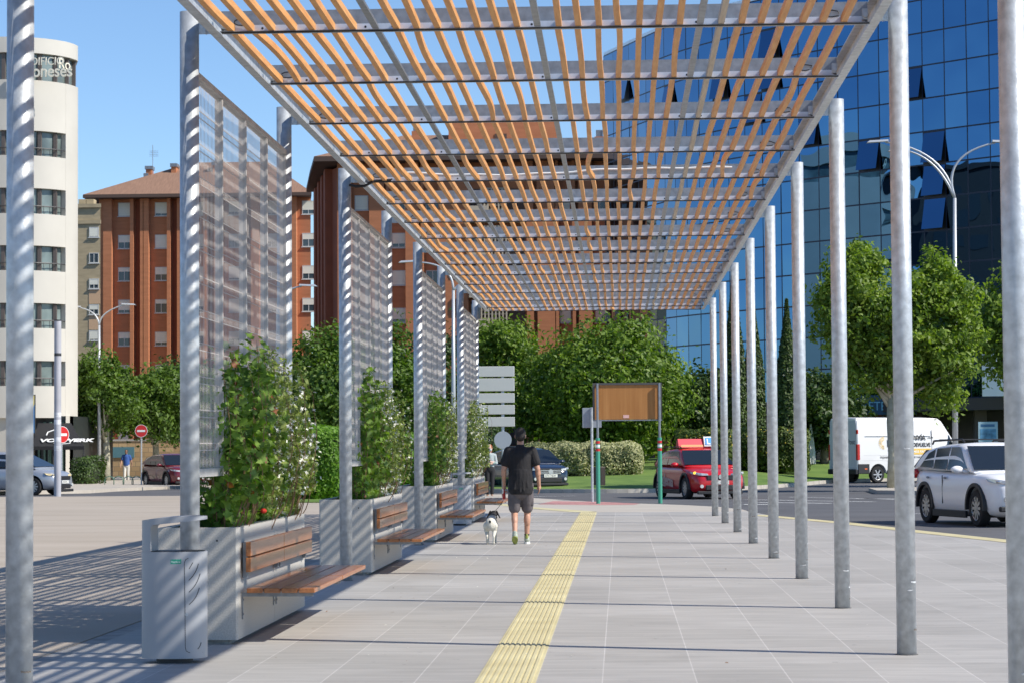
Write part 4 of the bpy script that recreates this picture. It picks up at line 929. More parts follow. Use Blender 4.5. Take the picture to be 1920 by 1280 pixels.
# ---- unseen blocks added for the glass tower to mirror
def mirror_block(x, y0, y1, H, m, label, name='mirror_block'):
    t = thing(name, label, 'building', (x, (y0+y1)/2, -.4)); L = y1-y0
    mb = MB(); mb.box(-14, 0, -L/2, L/2, 0, H); mb.build('wall', m, t)
    mb = MB(); mb.box(-14.3, .3, -L/2-.3, L/2+.3, H, H+.5); mb.build('cornice', m, t)
    wa = MB(); wa.box(0.002, .06, 0, 1.9, 0, 1.6); wm = wa.mesh('window', mat('reflected_pane', (.03, .035, .04), .2))
    k = 0
    for f in range(int(H//3)):
        for c in range(int(L//3.4)):
            if k < 98: link('window', wm, t, (0, -L/2+1+c*3.4, 1.4+f*3)); k += 1
pale = mat('pale_render', (.72, .70, .62), .8)
mirror_block(-9, 222, 262, 22, pale, 'unseen pale block added behind the large red block for the glass tower to mirror')
mirror_block(-45, 92, 119.5, 23, mat('unlit_face_dark', (.05, .045, .045), .9), 'unseen dark block added past the left edge for the glass tower to mirror')  # near-black colour makes its sunlit face mirror as if unlit
# ================================================================== STREET FURNITURE
lampm = mat('lamp_grey', (.50, .52, .54), .45, .4)
def lamp(px, Y, ybase, py_j, arms, label, lean=0):
    x = pxX(px, Y); z0 = ybase; zj = pz(py_j, Y, px)-z0
    t = thing('street_lamp', label, 'street lamp', (x, Y, z0), 0, 'street lamps')
    xj = A(px, py_j, Y)[0]-x
    mb = MB(); mb.tube([(0, 0, 0), (xj*.5, 0, zj*.5), (xj, 0, zj)], [.11, .085, .06], n=12); mb.build('column', lampm, t, smooth=True)
    for (ax, ay, mx_, my) in arms:
        P1 = A(ax, ay, Y); Pm = A(mx_, my, Y)
        a = Vector((xj, 0, zj)); m_ = Vector((Pm[0]-x, 0, Pm[2]-z0)); e = Vector((P1[0]-x, 0, P1[2]-z0)); pts = []
        c1 = m_*2-(a+e)/2
        for i in range(13): q = i/12; pts.append((a*(1-q)**2+c1*2*q*(1-q)+e*q*q)[:])
        mb = MB(); mb.tube(pts, [.05-.02*i/12 for i in range(13)], n=8); ar = mb.build('arm', lampm, t, smooth=True)
        s_ = 1 if e.x > a.x else -1
        mb = MB(); mb.add([(e.x-.1*s_, -.12, e.z+.02), (e.x+.65*s_, -.14, e.z-.02), (e.x+.65*s_, .14, e.z-.02), (e.x-.1*s_, .12, e.z+.02), (e.x-.1*s_, -.08, e.z+.09), (e.x+.55*s_, -.08, e.z+.06), (e.x+.55*s_, .08, e.z+.06), (e.x-.1*s_, .08, e.z+.09)], [(0, 1, 2, 3), (4, 7, 6, 5), (0, 4, 5, 1), (1, 5, 6, 2), (2, 6, 7, 3), (3, 7, 4, 0)])
        mb.build('luminaire', lampm, ar)
lamp(1790, 84, -.05, 372, ((1660, 267, 1748, 300), (1700, 283, 1752, 312), (1866, 268, 1795, 305)), 'tall triple-armed street lamp in front of the blue glass tower')
lamp(186, 128, -.3, 610, ((148, 577, 175, 588), (232, 572, 198, 588)), 'double-armed street lamp above the plane trees at far left')
lamp(850, 95, -.08, 545, ((778, 492, 832, 505), (880, 527, 866, 531)), 'double-armed street lamp with blue-grey column seen between the third and fourth screens')
lamp(520, 98, 0, 580, ((566, 537, 535, 550),), 'single street lamp whose arm shows right of the second pergola post')
def tube_pole():
    Y = 82; x = pxX(108, Y); t = thing('column_post', 'thick plain grey column with stickers left of the second no-entry sign', 'post', (x, Y, -.08)); H = pz(602, Y, 108)+.08
    mb = MB(); mb.cyl((0, 0, 0), (0, 0, H), .12, n=20); mb.build('shaft', mat('pole_lilac_grey', (.42, .42, .45), .6, noise=2, amt=.1), t, smooth=False)
    for a, b_, r in ((H-1.2, H-1.1, .124), (H, H+.04, .13)): mb = MB(); mb.cyl((0, 0, a), (0, 0, b_), r, n=20); mb.build('collar', dark, t)
    for z in (1.6, 1.9, 2.5, 2.75): mb = MB(); mb.cyl((0, 0, z), (0, 0, z+.16), .1215, n=20); mb.build('sticker', mat('sticker', (.60, .60, .62), .6, noise=6, amt=.4), t)
tube_pole()
signred = mat('sign_red', (.55, .02, .02), .4)
def no_entry(px, py, Y, r, base, label, yaw=0, pole=True):
    x = pxX(px, Y); t = thing('no_entry_sign', label, 'road sign', (x, Y, base), yaw, 'no-entry signs'); z = pz(py, Y, px)-base
    mb = MB(); mb.cyl((0, -.04, z), (0, -.02, z), r, n=36); mb.build('disc', signred, t)
    mb = MB(); mb.cyl((0, -.0395, z), (0, -.0185, z), r*1.06, n=36); mb.build('rim', white, t)
    mb = MB(); mb.box(-r*.68, r*.68, -.048, -.041, z-r*.16, z+r*.16); mb.build('bar', white, t)
    mb = MB(); mb.cyl((0, .02, 0), (0, .02, z+r), .035, n=10); mb.build('pole', galv, t)
no_entry(265, 807, 112, .28, -.2, 'round red no-entry sign on a grey pole in front of the plane trees')
no_entry(116, 814, 100, .33, -.1, 'round red no-entry sign turned away, half hidden by the thick grey column', yaw=.9)
def hoops():
    for i, px in enumerate((205, 222, 241, 256, 274)):
        Y = 113; x = pxX(px, Y); z = gz(x, Y)+.13
        mb = MB(); mb.tube([(-.22, 0, 0), (-.22, 0, .22), (-.17, 0, .36), (0, 0, .42), (.17, 0, .36), (.22, 0, .22), (.22, 0, 0)], .022, n=6)
        o = mb.build('bike_hoop', mat('hoop_green', (.10, .22, .15), .5), None, smooth=True, loc=(x, Y, z))
        L = ['leftmost green bike hoop, close to the pale plane trunk', 'second green bike hoop from the left, under the plane tree', 'green bike hoop right behind the feet of the blue-shirted pedestrian', 'green bike hoop just left of the no-entry pole', 'rightmost green bike hoop, right of the no-entry pole']
        tag(o, L[i], 'bike rack', 'bike hoops')
hoops()
def dir_sign():
    Y = 74.3; x = pxX(943, Y); t = thing('direction_sign', 'stack of five blank white direction boards on one pole above a round sign', 'road sign', (x, Y, 0))
    P = lambda px: pxX(px, Y)-x; Z = lambda py: pz(py, Y, 940)
    mb = MB(); mb.cyl((0, .06, 0), (0, .06, Z(690)), .05, n=12); mb.build('pole', galv, t)
    bd = mat('board_back', (.55, .56, .52), .5, .2, noise=.8, amt=.05)
    for a, b_ in ((686, 705.5), (708.5, 732.5), (736.5, 754.5), (758.5, 776), (781, 799)):
        mb = MB(); mb.box(P(885), P(965.5), -.03, 0, Z(b_), Z(a), bev=.012); mb.build('board', bd, t)
    mb = MB(); z = Z(824); mb.cyl((0, .0, z), (0, .02, z), .27, n=32); mb.build('round_sign', mat('sign_back_grey', (.38, .42, .45), .5, .3), t)
dir_sign()
def brown_sign():
    Y = 64.2; xl, xr = pxX(1120, Y), pxX(1238, Y); x = (xl+xr)/2
    t = thing('brown_sign_board', 'rusty orange-brown double-post sign board with green lower posts', 'sign', (x, Y, 0)); P = lambda px: pxX(px, Y)-x; Z = lambda py: pz(py, Y, 1180)
    wood = mat('rusty_panel', (.36, .145, .032), .6, noise=1.6, c2=(.46, .21, .06), stretch=(6, 1, .4), detail=5)
    mb = MB(); mb.box(P(1116), P(1239), -.02, .02, Z(785.5), Z(721)); mb.build('panel', wood, t)
    mb = MB(); a = mat('sign_frame', (.10, .095, .09), .5, .3)
    mb.box(P(1112), P(1242), -.05, .05, Z(721)+.001, Z(719)+.03); mb.box(P(1112), P(1116), -.05, .05, Z(786), Z(721)); mb.box(P(1239), P(1242), -.05, .05, Z(786), Z(721)); mb.build('frame', a, t)
    mb = MB(); mb.box(P(1112), P(1242), -.05, .05, Z(788), Z(786)-.001); mb.build('lower_rail', galv_d, t)
    st = mat('sticker_red_white', (.75, .70, .68), .6)
    mb = MB(); mb.box(P(1169), P(1180), -.026, -.021, Z(783), Z(777)); mb.build('sticker', mat('sticker_pink', (.75, .45, .40), .6), t)
    gm = mat('green_post_sleeve', (.05, .30, .20), .55)
    for px in (1121, 1237):
        mb = MB(); mb.cyl((P(px), -.09, 0), (P(px), -.09, Z(718)), .032, n=12); po = mb.build('post', galv_d, t)
        mb = MB(); zt = Z(820); mb.cyl((P(px), -.09, 0), (P(px), -.09, zt), .056, n=14); mb.build('sleeve', gm, po)
        for k, zz in enumerate((zt-.35, zt-.25, zt-.15)):
            mb = MB(); mb.cyl((P(px), -.09, zz), (P(px), -.09, zz+.07), .0575, n=14, mi=k % 2); mb.build('tape', [signred, white], po)
    g = thing('grey_sign', 'small square grey sign seen from behind at the left of the brown board', 'road sign', (pxX(1110, 66), 66, 0)); q = lambda px: pxX(px, 66)-pxX(1110, 66)
    mb = MB(); mb.cyl((0, 0, 0), (0, 0, pz(764, 66)), .035, n=10); mb.build('pole', galv, g)
    mb = MB(); mb.box(q(1092.5), q(1128), .04, .06, pz(802, 66), pz(765, 66), bev=.006); mb.build('plate', mat('plate_grey', (.34, .38, .43), .5, .3), g)
    g = thing('waste_basket', 'small brown slatted waste basket behind the left post of the brown board', 'litter bin', (pxX(1122, 68), 68, 0))
    mb = MB(); z0, z1 = pz(910, 68), pz(875, 68); 
    for i in range(20): th = 2*PI*i/20; mb.box(.17*math.cos(th)-.02, .17*math.cos(th)+.02, .17*math.sin(th)-.01, .17*math.sin(th)+.01, z0, z1)
    mb.cyl((0, 0, z0), (0, 0, z1-.05), .15, n=16); mb.cyl((0, 0, z1-.04), (0, 0, z1), .19, n=20); mb.build('basket', mat('basket_brown', (.09, .075, .06), .7), g); mb = MB(); mb.cyl((-.17, 0, 0), (-.17, 0, z1), .025, n=8); mb.build('stand', galv, g)
brown_sign()
def parasol():
    Y = 118; x = pxX(1521, Y); t = thing('closed_parasol', 'closed white parasol left of the white van', 'parasol', (x, Y, .3))
    mb = MB(); mb.cyl((0, 0, 0), (0, 0, pz(798, Y)-.3), .03, n=8); mb.build('pole', white, t)
    mb = MB(); n = 12; zt = pz(800, Y)-.3; vs = []
    for q, r in ((0, .03), (.3, .12), (.7, .2), (1.0, .22)):
        for i in range(n*2): th = PI*i/n; rr = r*(1 if i % 2 else .65); vs.append((rr*math.cos(th), rr*math.sin(th), zt-q*1.9))
    mb.add(vs, [(k*24+i, k*24+(i+1) % 24, (k+1)*24+(i+1) % 24, (k+1)*24+i) for k in range(3) for i in range(24)]); mb.build('canopy', mat('parasol_cloth', (.62, .62, .60), .8), t)
parasol()
# ================================================================== VEHICLES
tyre_m = mat('tyre', (.015, .015, .016), .8); rimm = mat('alloy_rim', (.42, .42, .44), .3, .7); carglass = mat('car_glass', (.012, .016, .02), .06, 0, spec=.9)
plastic = mat('black_plastic', (.02, .02, .022), .55); chrome = mat('chrome', (.7, .7, .72), .15, .9)
lens = mat('headlamp_lens', (.60, .62, .62), .1, .2); tail = mat('tail_lamp', (.45, .01, .01), .2, coat=.5); amber = mat('indicator_lit', (.9, .45, .03), .3, emit=((1, .5, .05), 1.5))
platem = mat('number_plate', (.70, .70, .66), .5); steelrim = mat('steel_wheel', (.45, .46, .47), .45, .5)
def wheel(parent, x, y, r, side, rm=None, wd=.2, spokes=10):
    o = bpy.data.objects.new('wheel', None)
    mb = MB(); n = 28; prof = [(-wd/2, r*.66), (-wd/2, r*.93), (-wd*.36, r), (wd*.36, r), (wd/2, r*.93), (wd/2, r*.66)]
    vs = []; fs = []
    for i in range(n):
        t = 2*PI*i/n
        for (a, q) in prof: vs.append((q*math.cos(t), a, q*math.sin(t)))
    k = len(prof)
    for i in range(n):
        for j in range(k): fs.append((i*k+j, i*k+(j+1) % k, ((i+1) % n)*k+(j+1) % k, ((i+1) % n)*k+j))
    mb.add(vs, fs); w_ = mb.build('wheel', tyre_m, parent, loc=(x, y, r), auto=.7)
    mb = MB(); o_ = side*(wd/2-.02); R = r*.67
    mb.cyl((0, o_-side*.09, 0), (0, o_-side*.08, 0), R*.98, n=24, mi=1)
    mb.cyl((0, o_-side*.02, 0), (0, o_+side*.01, 0), R*.22, n=12)
    for i in range(spokes):
        t = 2*PI*i/spokes; c, s_ = math.cos(t), math.sin(t); wv = R*.10; p = (c*R*.2, s_*R*.2); q = (c*R*.95, s_*R*.95); nx_, nz = -s_*wv, c*wv
        y0, y1 = o_-side*.025, o_+side*.005
        mb.add([(p[0]+nx_, y0, p[1]+nz), (q[0]+nx_*1.3, y0, q[1]+nz*1.3), (q[0]-nx_*1.3, y0, q[1]-nz*1.3), (p[0]-nx_, y0, p[1]-nz), (p[0]+nx_, y1, p[1]+nz), (q[0]+nx_*1.3, y1, q[1]+nz*1.3), (q[0]-nx_*1.3, y1, q[1]-nz*1.3), (p[0]-nx_, y1, p[1]-nz)], [(0, 3, 2, 1), (4, 5, 6, 7), (0, 1, 5, 4), (1, 2, 6, 5), (2, 3, 7, 6), (3, 0, 4, 7)])
    nn = 24
    for i in range(nn):   # outer lip
        t0, t1 = 2*PI*i/nn, 2*PI*(i+1)/nn
        mb.add([(R*.92*math.cos(t0), o_, R*.92*math.sin(t0)), (R*.92*math.cos(t1), o_, R*.92*math.sin(t1)), (R*1.02*math.cos(t1), o_+side*.012, R*1.02*math.sin(t1)), (R*1.02*math.cos(t0), o_+side*.012, R*1.02*math.sin(t0))], [(0, 1, 2, 3)])
    mb.build('rim', [rm or rimm, plastic], w_)
    return w_
def loft(stations, m, name, parent, sub=1, cuts=(), creases=None):
    """stations: list of (x, [(y,z)...]) open half sections from bottom centre up to top centre; mirrored, capped, smoothed"""
    mb = MB(); k = None; vs = []
    for x, half in stations:
        sec = [(y, z) for y, z in half]+[(-y, z) for y, z in reversed(half) if abs(y) > 1e-6]
        if k is None: k = len(sec)
        vs += [(x, y, z) for y, z in sec]
    n = len(stations); fs = [tuple(range(k)), tuple((n-1)*k+i for i in reversed(range(k)))]
    for i in range(n-1):
        for j in range(k): fs.append((i*k+j, i*k+(j+1) % k, (i+1)*k+(j+1) % k, (i+1)*k+j))
    mb.add(vs, fs); o = mb.build(name, m, parent)
    if sub:
        md = o.modifiers.new('s', 'SUBSURF'); md.levels = md.render_levels = sub
        me = evaluated(o); o.modifiers.clear(); o.data = me
    for c in cuts:
        md = o.modifiers.new('b', 'BOOLEAN'); md.operation = 'DIFFERENCE'; md.object = c; md.solver = 'EXACT'
    if cuts:
        bpy.context.view_layer.update(); me = evaluated(o); o.modifiers.clear(); o.data = me
    me = o.data; me.materials.clear()
    for q in (m if isinstance(m, (list, tuple)) else [m]): me.materials.append(q)
    me.polygons.foreach_set('material_index', [0]*len(me.polygons))
    me.polygons.foreach_set('use_smooth', [True]*len(me.polygons))
    b = bmesh.new(); b.from_mesh(me)
    for e in b.edges:
        if len(e.link_faces) != 2 or e.calc_face_angle(0) > .62: e.smooth = False
    b.to_mesh(me); b.free(); me.name = name; return o
def lerp_tab(tab, x):
    for (a, va), (b_, vb) in zip(tab[:-1], tab[1:]):
        if x <= b_: t = (x-a)/(b_-a); return va+(vb-va)*t
    return tab[-1][1]
def car(label, cat, loc, rz, L, W, H, wb, paint, hood, roof, belt=.93, wr=.33, front_over=.85, glass_pts=None, cladding=True, rim=None, clear=.17, group=None, fn=None):
    """x forward; origin on the ground at mid length. hood: [(x,z)] top line of lower body; roof: [(x,z)] greenhouse outline"""
    t = thing('car', label, cat, loc, rz, group); hw = W/2; xf = L/2-front_over; xr = xf-wb
    cuts = []
    for x in (xf, xr):
        mb = MB(); mb.cyl((x, -hw-.3, wr+.02), (x, hw+.3, wr+.02), wr+.065, n=28); c = mb.build('cut', plastic, t); cuts.append(c)
    def half(x):
        u = abs(x)/(L/2); w_ = hw*(1-.30*max(0, (u-.72)/.28)**2.2); zt = lerp_tab(hood, x); zb = clear+.14*max(0, (u-.85)/.15)
        mid = (zb+zt)/2
        return [(0, zb), (w_*.82, zb), (w_*.965, zb+.10), (w_, mid-.03), (w_*.99, zt-.17), (w_*.93, zt-.035), (w_*.80, zt+.005), (0, zt+.02)]
    X = sorted(set([-L/2, -L/2+.06, -L/2+.22, L/2-.22, L/2-.06, L/2]+[x for x, z in hood if abs(x) < L/2-.1]+list(np.linspace(-L/2+.45, L/2-.45, 7))))
    body = loft([(x, half(x)) for x in X], paint, 'body', t, 1, cuts)
    for c in cuts: bpy.data.objects.remove(c)
    # greenhouse
    def gh(x):
        zt = lerp_tab(roof, x); zb = lerp_tab(hood, x)-.03; f = (zt-zb)/(H-belt)
        wb_ = hw*.93; wt = wb_-(.15*f)
        return [(0, zb), (wb_, zb), (wb_-(wb_-wt)*.5, zb+(zt-zb)*.5), (wt, zt-.06*f), (wt-.10, zt-.008), (0, zt+.012)]
    X = sorted(set([x for x, z in roof]+list(np.linspace(roof[0][0]+.1, roof[-1][0]-.1, 7))))
    cabin = loft([(x, gh(x)) for x in X], paint, 'cabin', t, 1)
    # glass panels laid 6 mm proud of the cabin
    def side_y(x, z, s_):
        zt = lerp_tab(roof, x); zb = lerp_tab(hood, x)-.03; f = max(.05, (zt-zb)/(H-belt)); wb_ = hw*.93; q = (z-zb)/max(.05, (zt-.06*f-zb)); return s_*(wb_-.15*f*q+.004)
    for s_ in (-1, 1):
        for poly in glass_pts:
            mb = MB(); mb.add([(x, side_y(x, z, s_), z) for x, z in poly], [tuple(range(len(poly)))]); mb.build('side_window', carglass, t)
    # windscreen / rear screen following the roof profile ends
    def screen(pts, nm):
        mb = MB(); (xa, za), (xb, zb_) = pts; n = 5; vs = []
        dx, dz = xb-xa, zb_-za; ln = math.hypot(dx, dz); ox, oz = (-dz/ln, dx/ln); 
        if (ox < 0) == (xa > 0): ox, oz = -ox, -oz
        for q, sh in ((.06, .80), (.93, .66)):
            for i in range(n): yy = hw*(.90 if q < .5 else .74)*(2*i/(n-1)-1)*1.0; vs.append((xa+dx*q+ox*.022-abs(yy)*.0, yy, za+dz*q+oz*.022))
        mb.add(vs, [(i, i+1, n+i+1, n+i) for i in range(n-1)]); return mb.build(nm, carglass, t)
    screen((roof[-1], roof[-2]), 'windscreen'); screen((roof[0], roof[1]), 'rear_screen')
    for x in (xf, xr):
        for s_ in (-1, 1):
            wheel(t, x, s_*(hw-.12), wr, s_, rim)
            if cladding:
                mb = MB(); R0, R1 = wr+.05, wr+.115; n = 16
                for i in range(n):
                    a0, a1 = -.12+(PI+.24)*i/n, -.12+(PI+.24)*(i+1)/n; v = []
                    for R in (R0, R1):
                        for a in (a0, a1):
                            for y in (hw*.93, hw+.012): v.append((x+R*math.cos(a), s_*y, wr+.02+R*math.sin(a)))
                    mb.add(v, [(0, 2, 3, 1), (4, 5, 7, 6), (1, 3, 7, 5), (0, 4, 6, 2)])
                mb.build('wheel_arch', plastic, t)
    mb = MB(); mb.box(xr-.3, xf+.3, -hw*.80, hw*.80, clear+.01, clear+.25); mb.build('underbody', plastic, t)
    if cladding:
        for s_ in (-1, 1):
            mb = MB(); y0, y1 = sorted((s_*hw*.95, s_*(hw+.008))); mb.box(xr+wr+.1, xf-wr-.1, y0, y1, clear-.01, clear+.13, bev=.01); mb.build('sill', plastic, t)
    for s_ in (-1, 1):   # mirrors
        mx_ = roof[-1][0]-.42; mb = MB(); mb.ell((mx_, s_*(hw+.10), belt+.07), (.08, .13, .075), n=10); mb.cyl((mx_, s_*hw*.86, belt+.02), (mx_, s_*(hw+.05), belt+.05), .03, n=6); mb.build('mirror', paint, t, smooth=True)
    if fn: fn(t, hw, L, xf, xr, side_y)
    return t
def front_set(t, hw, L, zg, zh, paint, grille_m=None, plate='', lamp_m=None, gw=.42, gh_=.07):
    f = L/2
    for s_ in (-1, 1):
        mb = MB(); P_ = [(f+.004, .44, zh-.075), (f-.045, .66, zh-.075), (f-.15, .83, zh-.06), (f-.30, .945, zh-.02), (f-.36, .955, zh+.035), (f-.17, .84, zh+.02), (f-.06, .66, zh-.005), (f-.01, .48, zh-.02)]
        mb.add([(x_, s_*hw*y_, z_) for x_, y_, z_ in P_]+[(x_-.10, s_*hw*(y_-.06), z_) for x_, y_, z_ in P_], [(0, 1, 6, 7), (1, 2, 5, 6), (2, 3, 4, 5), (8, 15, 14, 9), (9, 14, 13, 10), (10, 13, 12, 11)]+[(k, (k+1) % 8, 8+(k+1) % 8, 8+k) for k in range(8)]); hl = mb.build('headlight', lamp_m or lens, t)
        mb = MB(); mb.ell((f-.13, s_*hw*.78, zh-.03), (.05, .06, .03), n=10); mb.build('reflector', chrome, hl)
        mb = MB(); mb.cyl((f-.05, s_*hw*.66, zg-.26), (f+.005, s_*hw*.66, zg-.26), .055, n=12); mb.build('fog_light', lens, t)
    mb = MB(); mb.box(f-.1, f+.012, -gw, gw, zg-gh_, zg+gh_, bev=.01); g = mb.build('grille', plastic, t)
    mb = MB(); mb.box(f-.1, f+.008, -gw*1.1, gw*1.1, zg-.38, zg-.22, bev=.02); mb.box(f-.12, f-.01, -hw*.8, hw*.8, zg-.50, zg-.40, bev=.02); mb.build('lower_grille', plastic, t)
    mb = MB(); mb.box(f+.01, f+.022, -.26, .26, zg-.20, zg-.09); pm = mb.build('number_plate', platem, t)
    if plate: text(plate, .10, dark, pm, (f+.023, -.23, zg-.18), (PI/2, 0, PI/2), ext=.001, sx=.95)
    return g
HAT_HOOD = lambda L, z0, zb, zr: [(-L/2, zr-.12), (-L/2+.12, zr), (-L*.2, zb+.02), (L*.17, zb), (L*.24, zb-.005), (L/2-.45, z0+.10), (L/2-.15, z0), (L/2, z0-.16)]
# ---- red learner car
def red_car():
    D = 73.2; x, y = pxX(1311, D), D+1.2; L, W, H = 4.14, 1.78, 1.55; red = mat('red_paint', (.52, .008, .015), .3, coat=.6)
    hood = HAT_HOOD(L, .80, .97, 1.0)
    roof = [(-1.98, 1.0), (-1.62, 1.42), (-.9, 1.52), (0, 1.55), (.32, 1.50), (1.12, 1.0)]
    gl = [[(-1.45, 1.04), (-1.38, 1.30), (-.98, 1.43), (-.62, 1.45), (-.62, 1.04)], [(-.56, 1.04), (-.56, 1.455), (.18, 1.46), (.72, 1.06)]]
    def fn(t, hw, L, xf, xr, sy):
        g = front_set(t, hw, L, .66, .80, red, plate='5872 LBC')
        mb = MB(); mb.cyl((L/2+.012, 0, .68), (L/2+.03, 0, .68), .075, n=6); mb.build('badge', chrome, g)
        mb = MB(); mb.ell((L/2-.2, -hw*.84, .80), (.05, .05, .04), n=8); mb.build('indicator', amber, t)
        for s_ in (-1, 1):
            mb = MB(); mb.tube([(-1.4, s_*.60, 1.53), (-1.3, s_*.61, 1.575), (.1, s_*.61, 1.59), (.2, s_*.6, 1.55)], .016, n=6); mb.build('roof_rail', plastic, t)
        # roof board
        rb = mat('roof_board_red', (.65, .02, .05), .4)
        mb = MB(); mb.prism([(-.30, 1.56), (.02, 1.56), (-.10, 1.83), (-.18, 1.83)], 'y', -.62, .42); bd = mb.build('roof_sign', rb, t)
        wh = whites
        o = text('Moderna', .17, wh, bd, (-.01, -.56, 1.66), (PI/2-.41, 0, PI/2), ext=.003, bold=.004)
        o.rotation_euler = Matrix.Rotation(PI/2, 4, 'Z').to_3x3().to_4x4().to_euler(); o.matrix_local = Matrix.Translation((-.055, -.56, 1.715)) @ Matrix.Rotation(PI/2, 4, 'Z') @ Matrix.Rotation(PI/2-.42, 4, 'X')
        mb = MB(); mb.prism([(.0125, 1.585), (.016, 1.585), (-.012, 1.65), (-.0155, 1.65)], 'y', -.55, .2); mb.build('stripe', mat('stripe_orange', (.85, .30, .10), .5), bd)
        mb = MB(); mb.prism([(.03, 1.60), (.045, 1.60), (-.055, 1.90), (-.07, 1.90)], 'y', .20, .50); lp = mb.build('learner_plate', white, t)
        mb = MB(); mb.prism([(.046, 1.645), (.0475, 1.645), (-.0475, 1.875), (-.049, 1.875)], 'y', .235, .465); mb.build('blue_field', mat('learner_blue', (.02, .28, .65), .5), lp)
        o = text('L', .24, wh, lp, (0, 0, 0), (0, 0, 0), ext=.002, bold=.008); o.matrix_local = Matrix.Translation((.043, .275, 1.668)) @ Matrix.Rotation(PI/2, 4, 'Z') @ Matrix.Rotation(PI/2-.33, 4, 'X')
        # lettering on the right flank (camera side)
        o = text('Moderna', .46, mat('flank_letter', (.62, .42, .38), .5), t, (-1.35, -hw-.012, .52), (PI/2, .10, 0), ext=.002, sx=.95, bold=.01)
        text('autoescuela', .20, mat('flank_letter', (.7, .6, .55), .5), t, (-.95, -hw-.012, .40), (PI/2, 0, 0), ext=.002)
        mb = MB(); mb.tube([(-1.3, -hw-.01, .9), (-.9, -hw-.012, .62), (-1.2, -hw-.01, .45), (-.5, -hw-.012, .38)], .02, n=4); mb.build('flourish', mat('flank_letter', (.6, .4, .3), .5), t)
    car('red learner-driver car with white and red roof board and a blue L plate', 'car', (x, y, -.085), -PI/2+math.radians(17), L, W, H, 2.56, red, hood, roof, .97, .335, .82, gl, fn=fn)
red_car()
def white_suv():
    L, W, H = 4.44, 1.86, 1.64; wp = mat('white_car_paint', (.86, .87, .89), .35, coat=.3, spec=.4)
    hood = HAT_HOOD(L, .92, 1.03, 1.08); roof = [(-2.12, 1.08), (-1.70, 1.50), (-.9, 1.60), (0, 1.63), (.38, 1.58), (1.18, 1.05)]
    gl = [[(-1.72, 1.14), (-1.40, 1.42), (-1.08, 1.50), (-1.02, 1.12)], [(-.96, 1.11), (-1.0, 1.51), (-.30, 1.54), (-.28, 1.09)], [(-.22, 1.09), (-.24, 1.54), (.20, 1.54), (.80, 1.12)]]
    def fn(t, hw, L, xf, xr, sy):
        front_set(t, hw, L, .80, .90, wp, plate='')
        for s_ in (-1, 1):
            mb = MB(); mb.tube([(-1.5, s_*.64, 1.60), (-1.4, s_*.65, 1.665), (.1, s_*.65, 1.69), (.22, s_*.64, 1.63)], .02, n=6); mb.build('roof_rail', plastic, t)
            mb = MB(); mb.ell((-L/2+.22, s_*(hw-.10), 1.0), (.14, .07, .10), n=10); mb.build('tail_light', tail, t, smooth=True)
        for q in (-1.1, .0): mb = MB(); mb.box(q-.03, q+.03, -.64, .64, 1.68, 1.70); mb.build('roof_bar', plastic, t)
        for q in (-1.05, -.12): mb = MB(); mb.ell((q, -hw-.005, .93), (.09, .02, .025), n=8); mb.build('door_handle', galv_d, t, smooth=True)
        for q in (-.30, ): mb = MB(); mb.box(q-.002, q+.002, -hw-.0005, -hw+.02, .42, .98); mb.build('door_gap', plastic, t)
        mb = MB(); mb.box(L/2-.02, L/2+.02, -hw*.72, hw*.72, .50, .58, bev=.01); mb.build('bumper_trim', chrome, t)
    h = math.radians(-76); rx_, ry_ = 6.28, 49.4   # rear right wheel
    c, s_ = math.cos(h), math.sin(h); lx, ly = L/2-.85-2.64, -(W/2-.1); ox = rx_-(lx*c-ly*s_); oy = ry_-(lx*s_+ly*c)
    car('white sport utility car with black roof bars, driving behind the right-hand poles', 'car', (ox, oy, -.08), h, L, W, H, 2.64, wp, hood, roof, 1.03, .355, .85, gl, fn=fn)
white_suv()
def blue_car():
    D = 87; L, W, H = 4.36, 1.78, 1.60; bp_ = mat('dark_blue_paint', (.012, .022, .05), .2, coat=.8)
    hood = HAT_HOOD(L, .86, 1.0, 1.05); roof = [(-2.05, 1.05), (-1.75, 1.45), (-.9, 1.58), (0, 1.60), (.42, 1.54), (1.35, 1.02)]
    gl = [[(-1.5, 1.08), (-1.4, 1.38), (-.7, 1.48), (-.65, 1.06)], [(-.6, 1.06), (-.62, 1.49), (.3, 1.50), (.9, 1.08)]]
    def fn(t, hw, L, xf, xr, sy):
        g = front_set(t, hw, L, .72, .84, bp_, plate='4731 HKM', gh_=.12)
        mb = MB(); 
        for z in (.65, .71, .77): mb.box(L/2+.0125, L/2+.022, -.40, .40, z-.012, z+.012)
        mb.cyl((L/2+.023, 0, .72), (L/2+.03, 0, .72), .09, n=20); mb.build('chrome_bars', chrome, g)
    x = pxX(985, D)
    car('dark blue car with chrome grille, half hidden behind the walking man', 'car', (x, D+1.6, -.08), -PI/2+math.radians(25), L, W, H, 2.7, bp_, hood, roof, 1.0, .33, .85, gl, fn=fn, cladding=False)
blue_car()
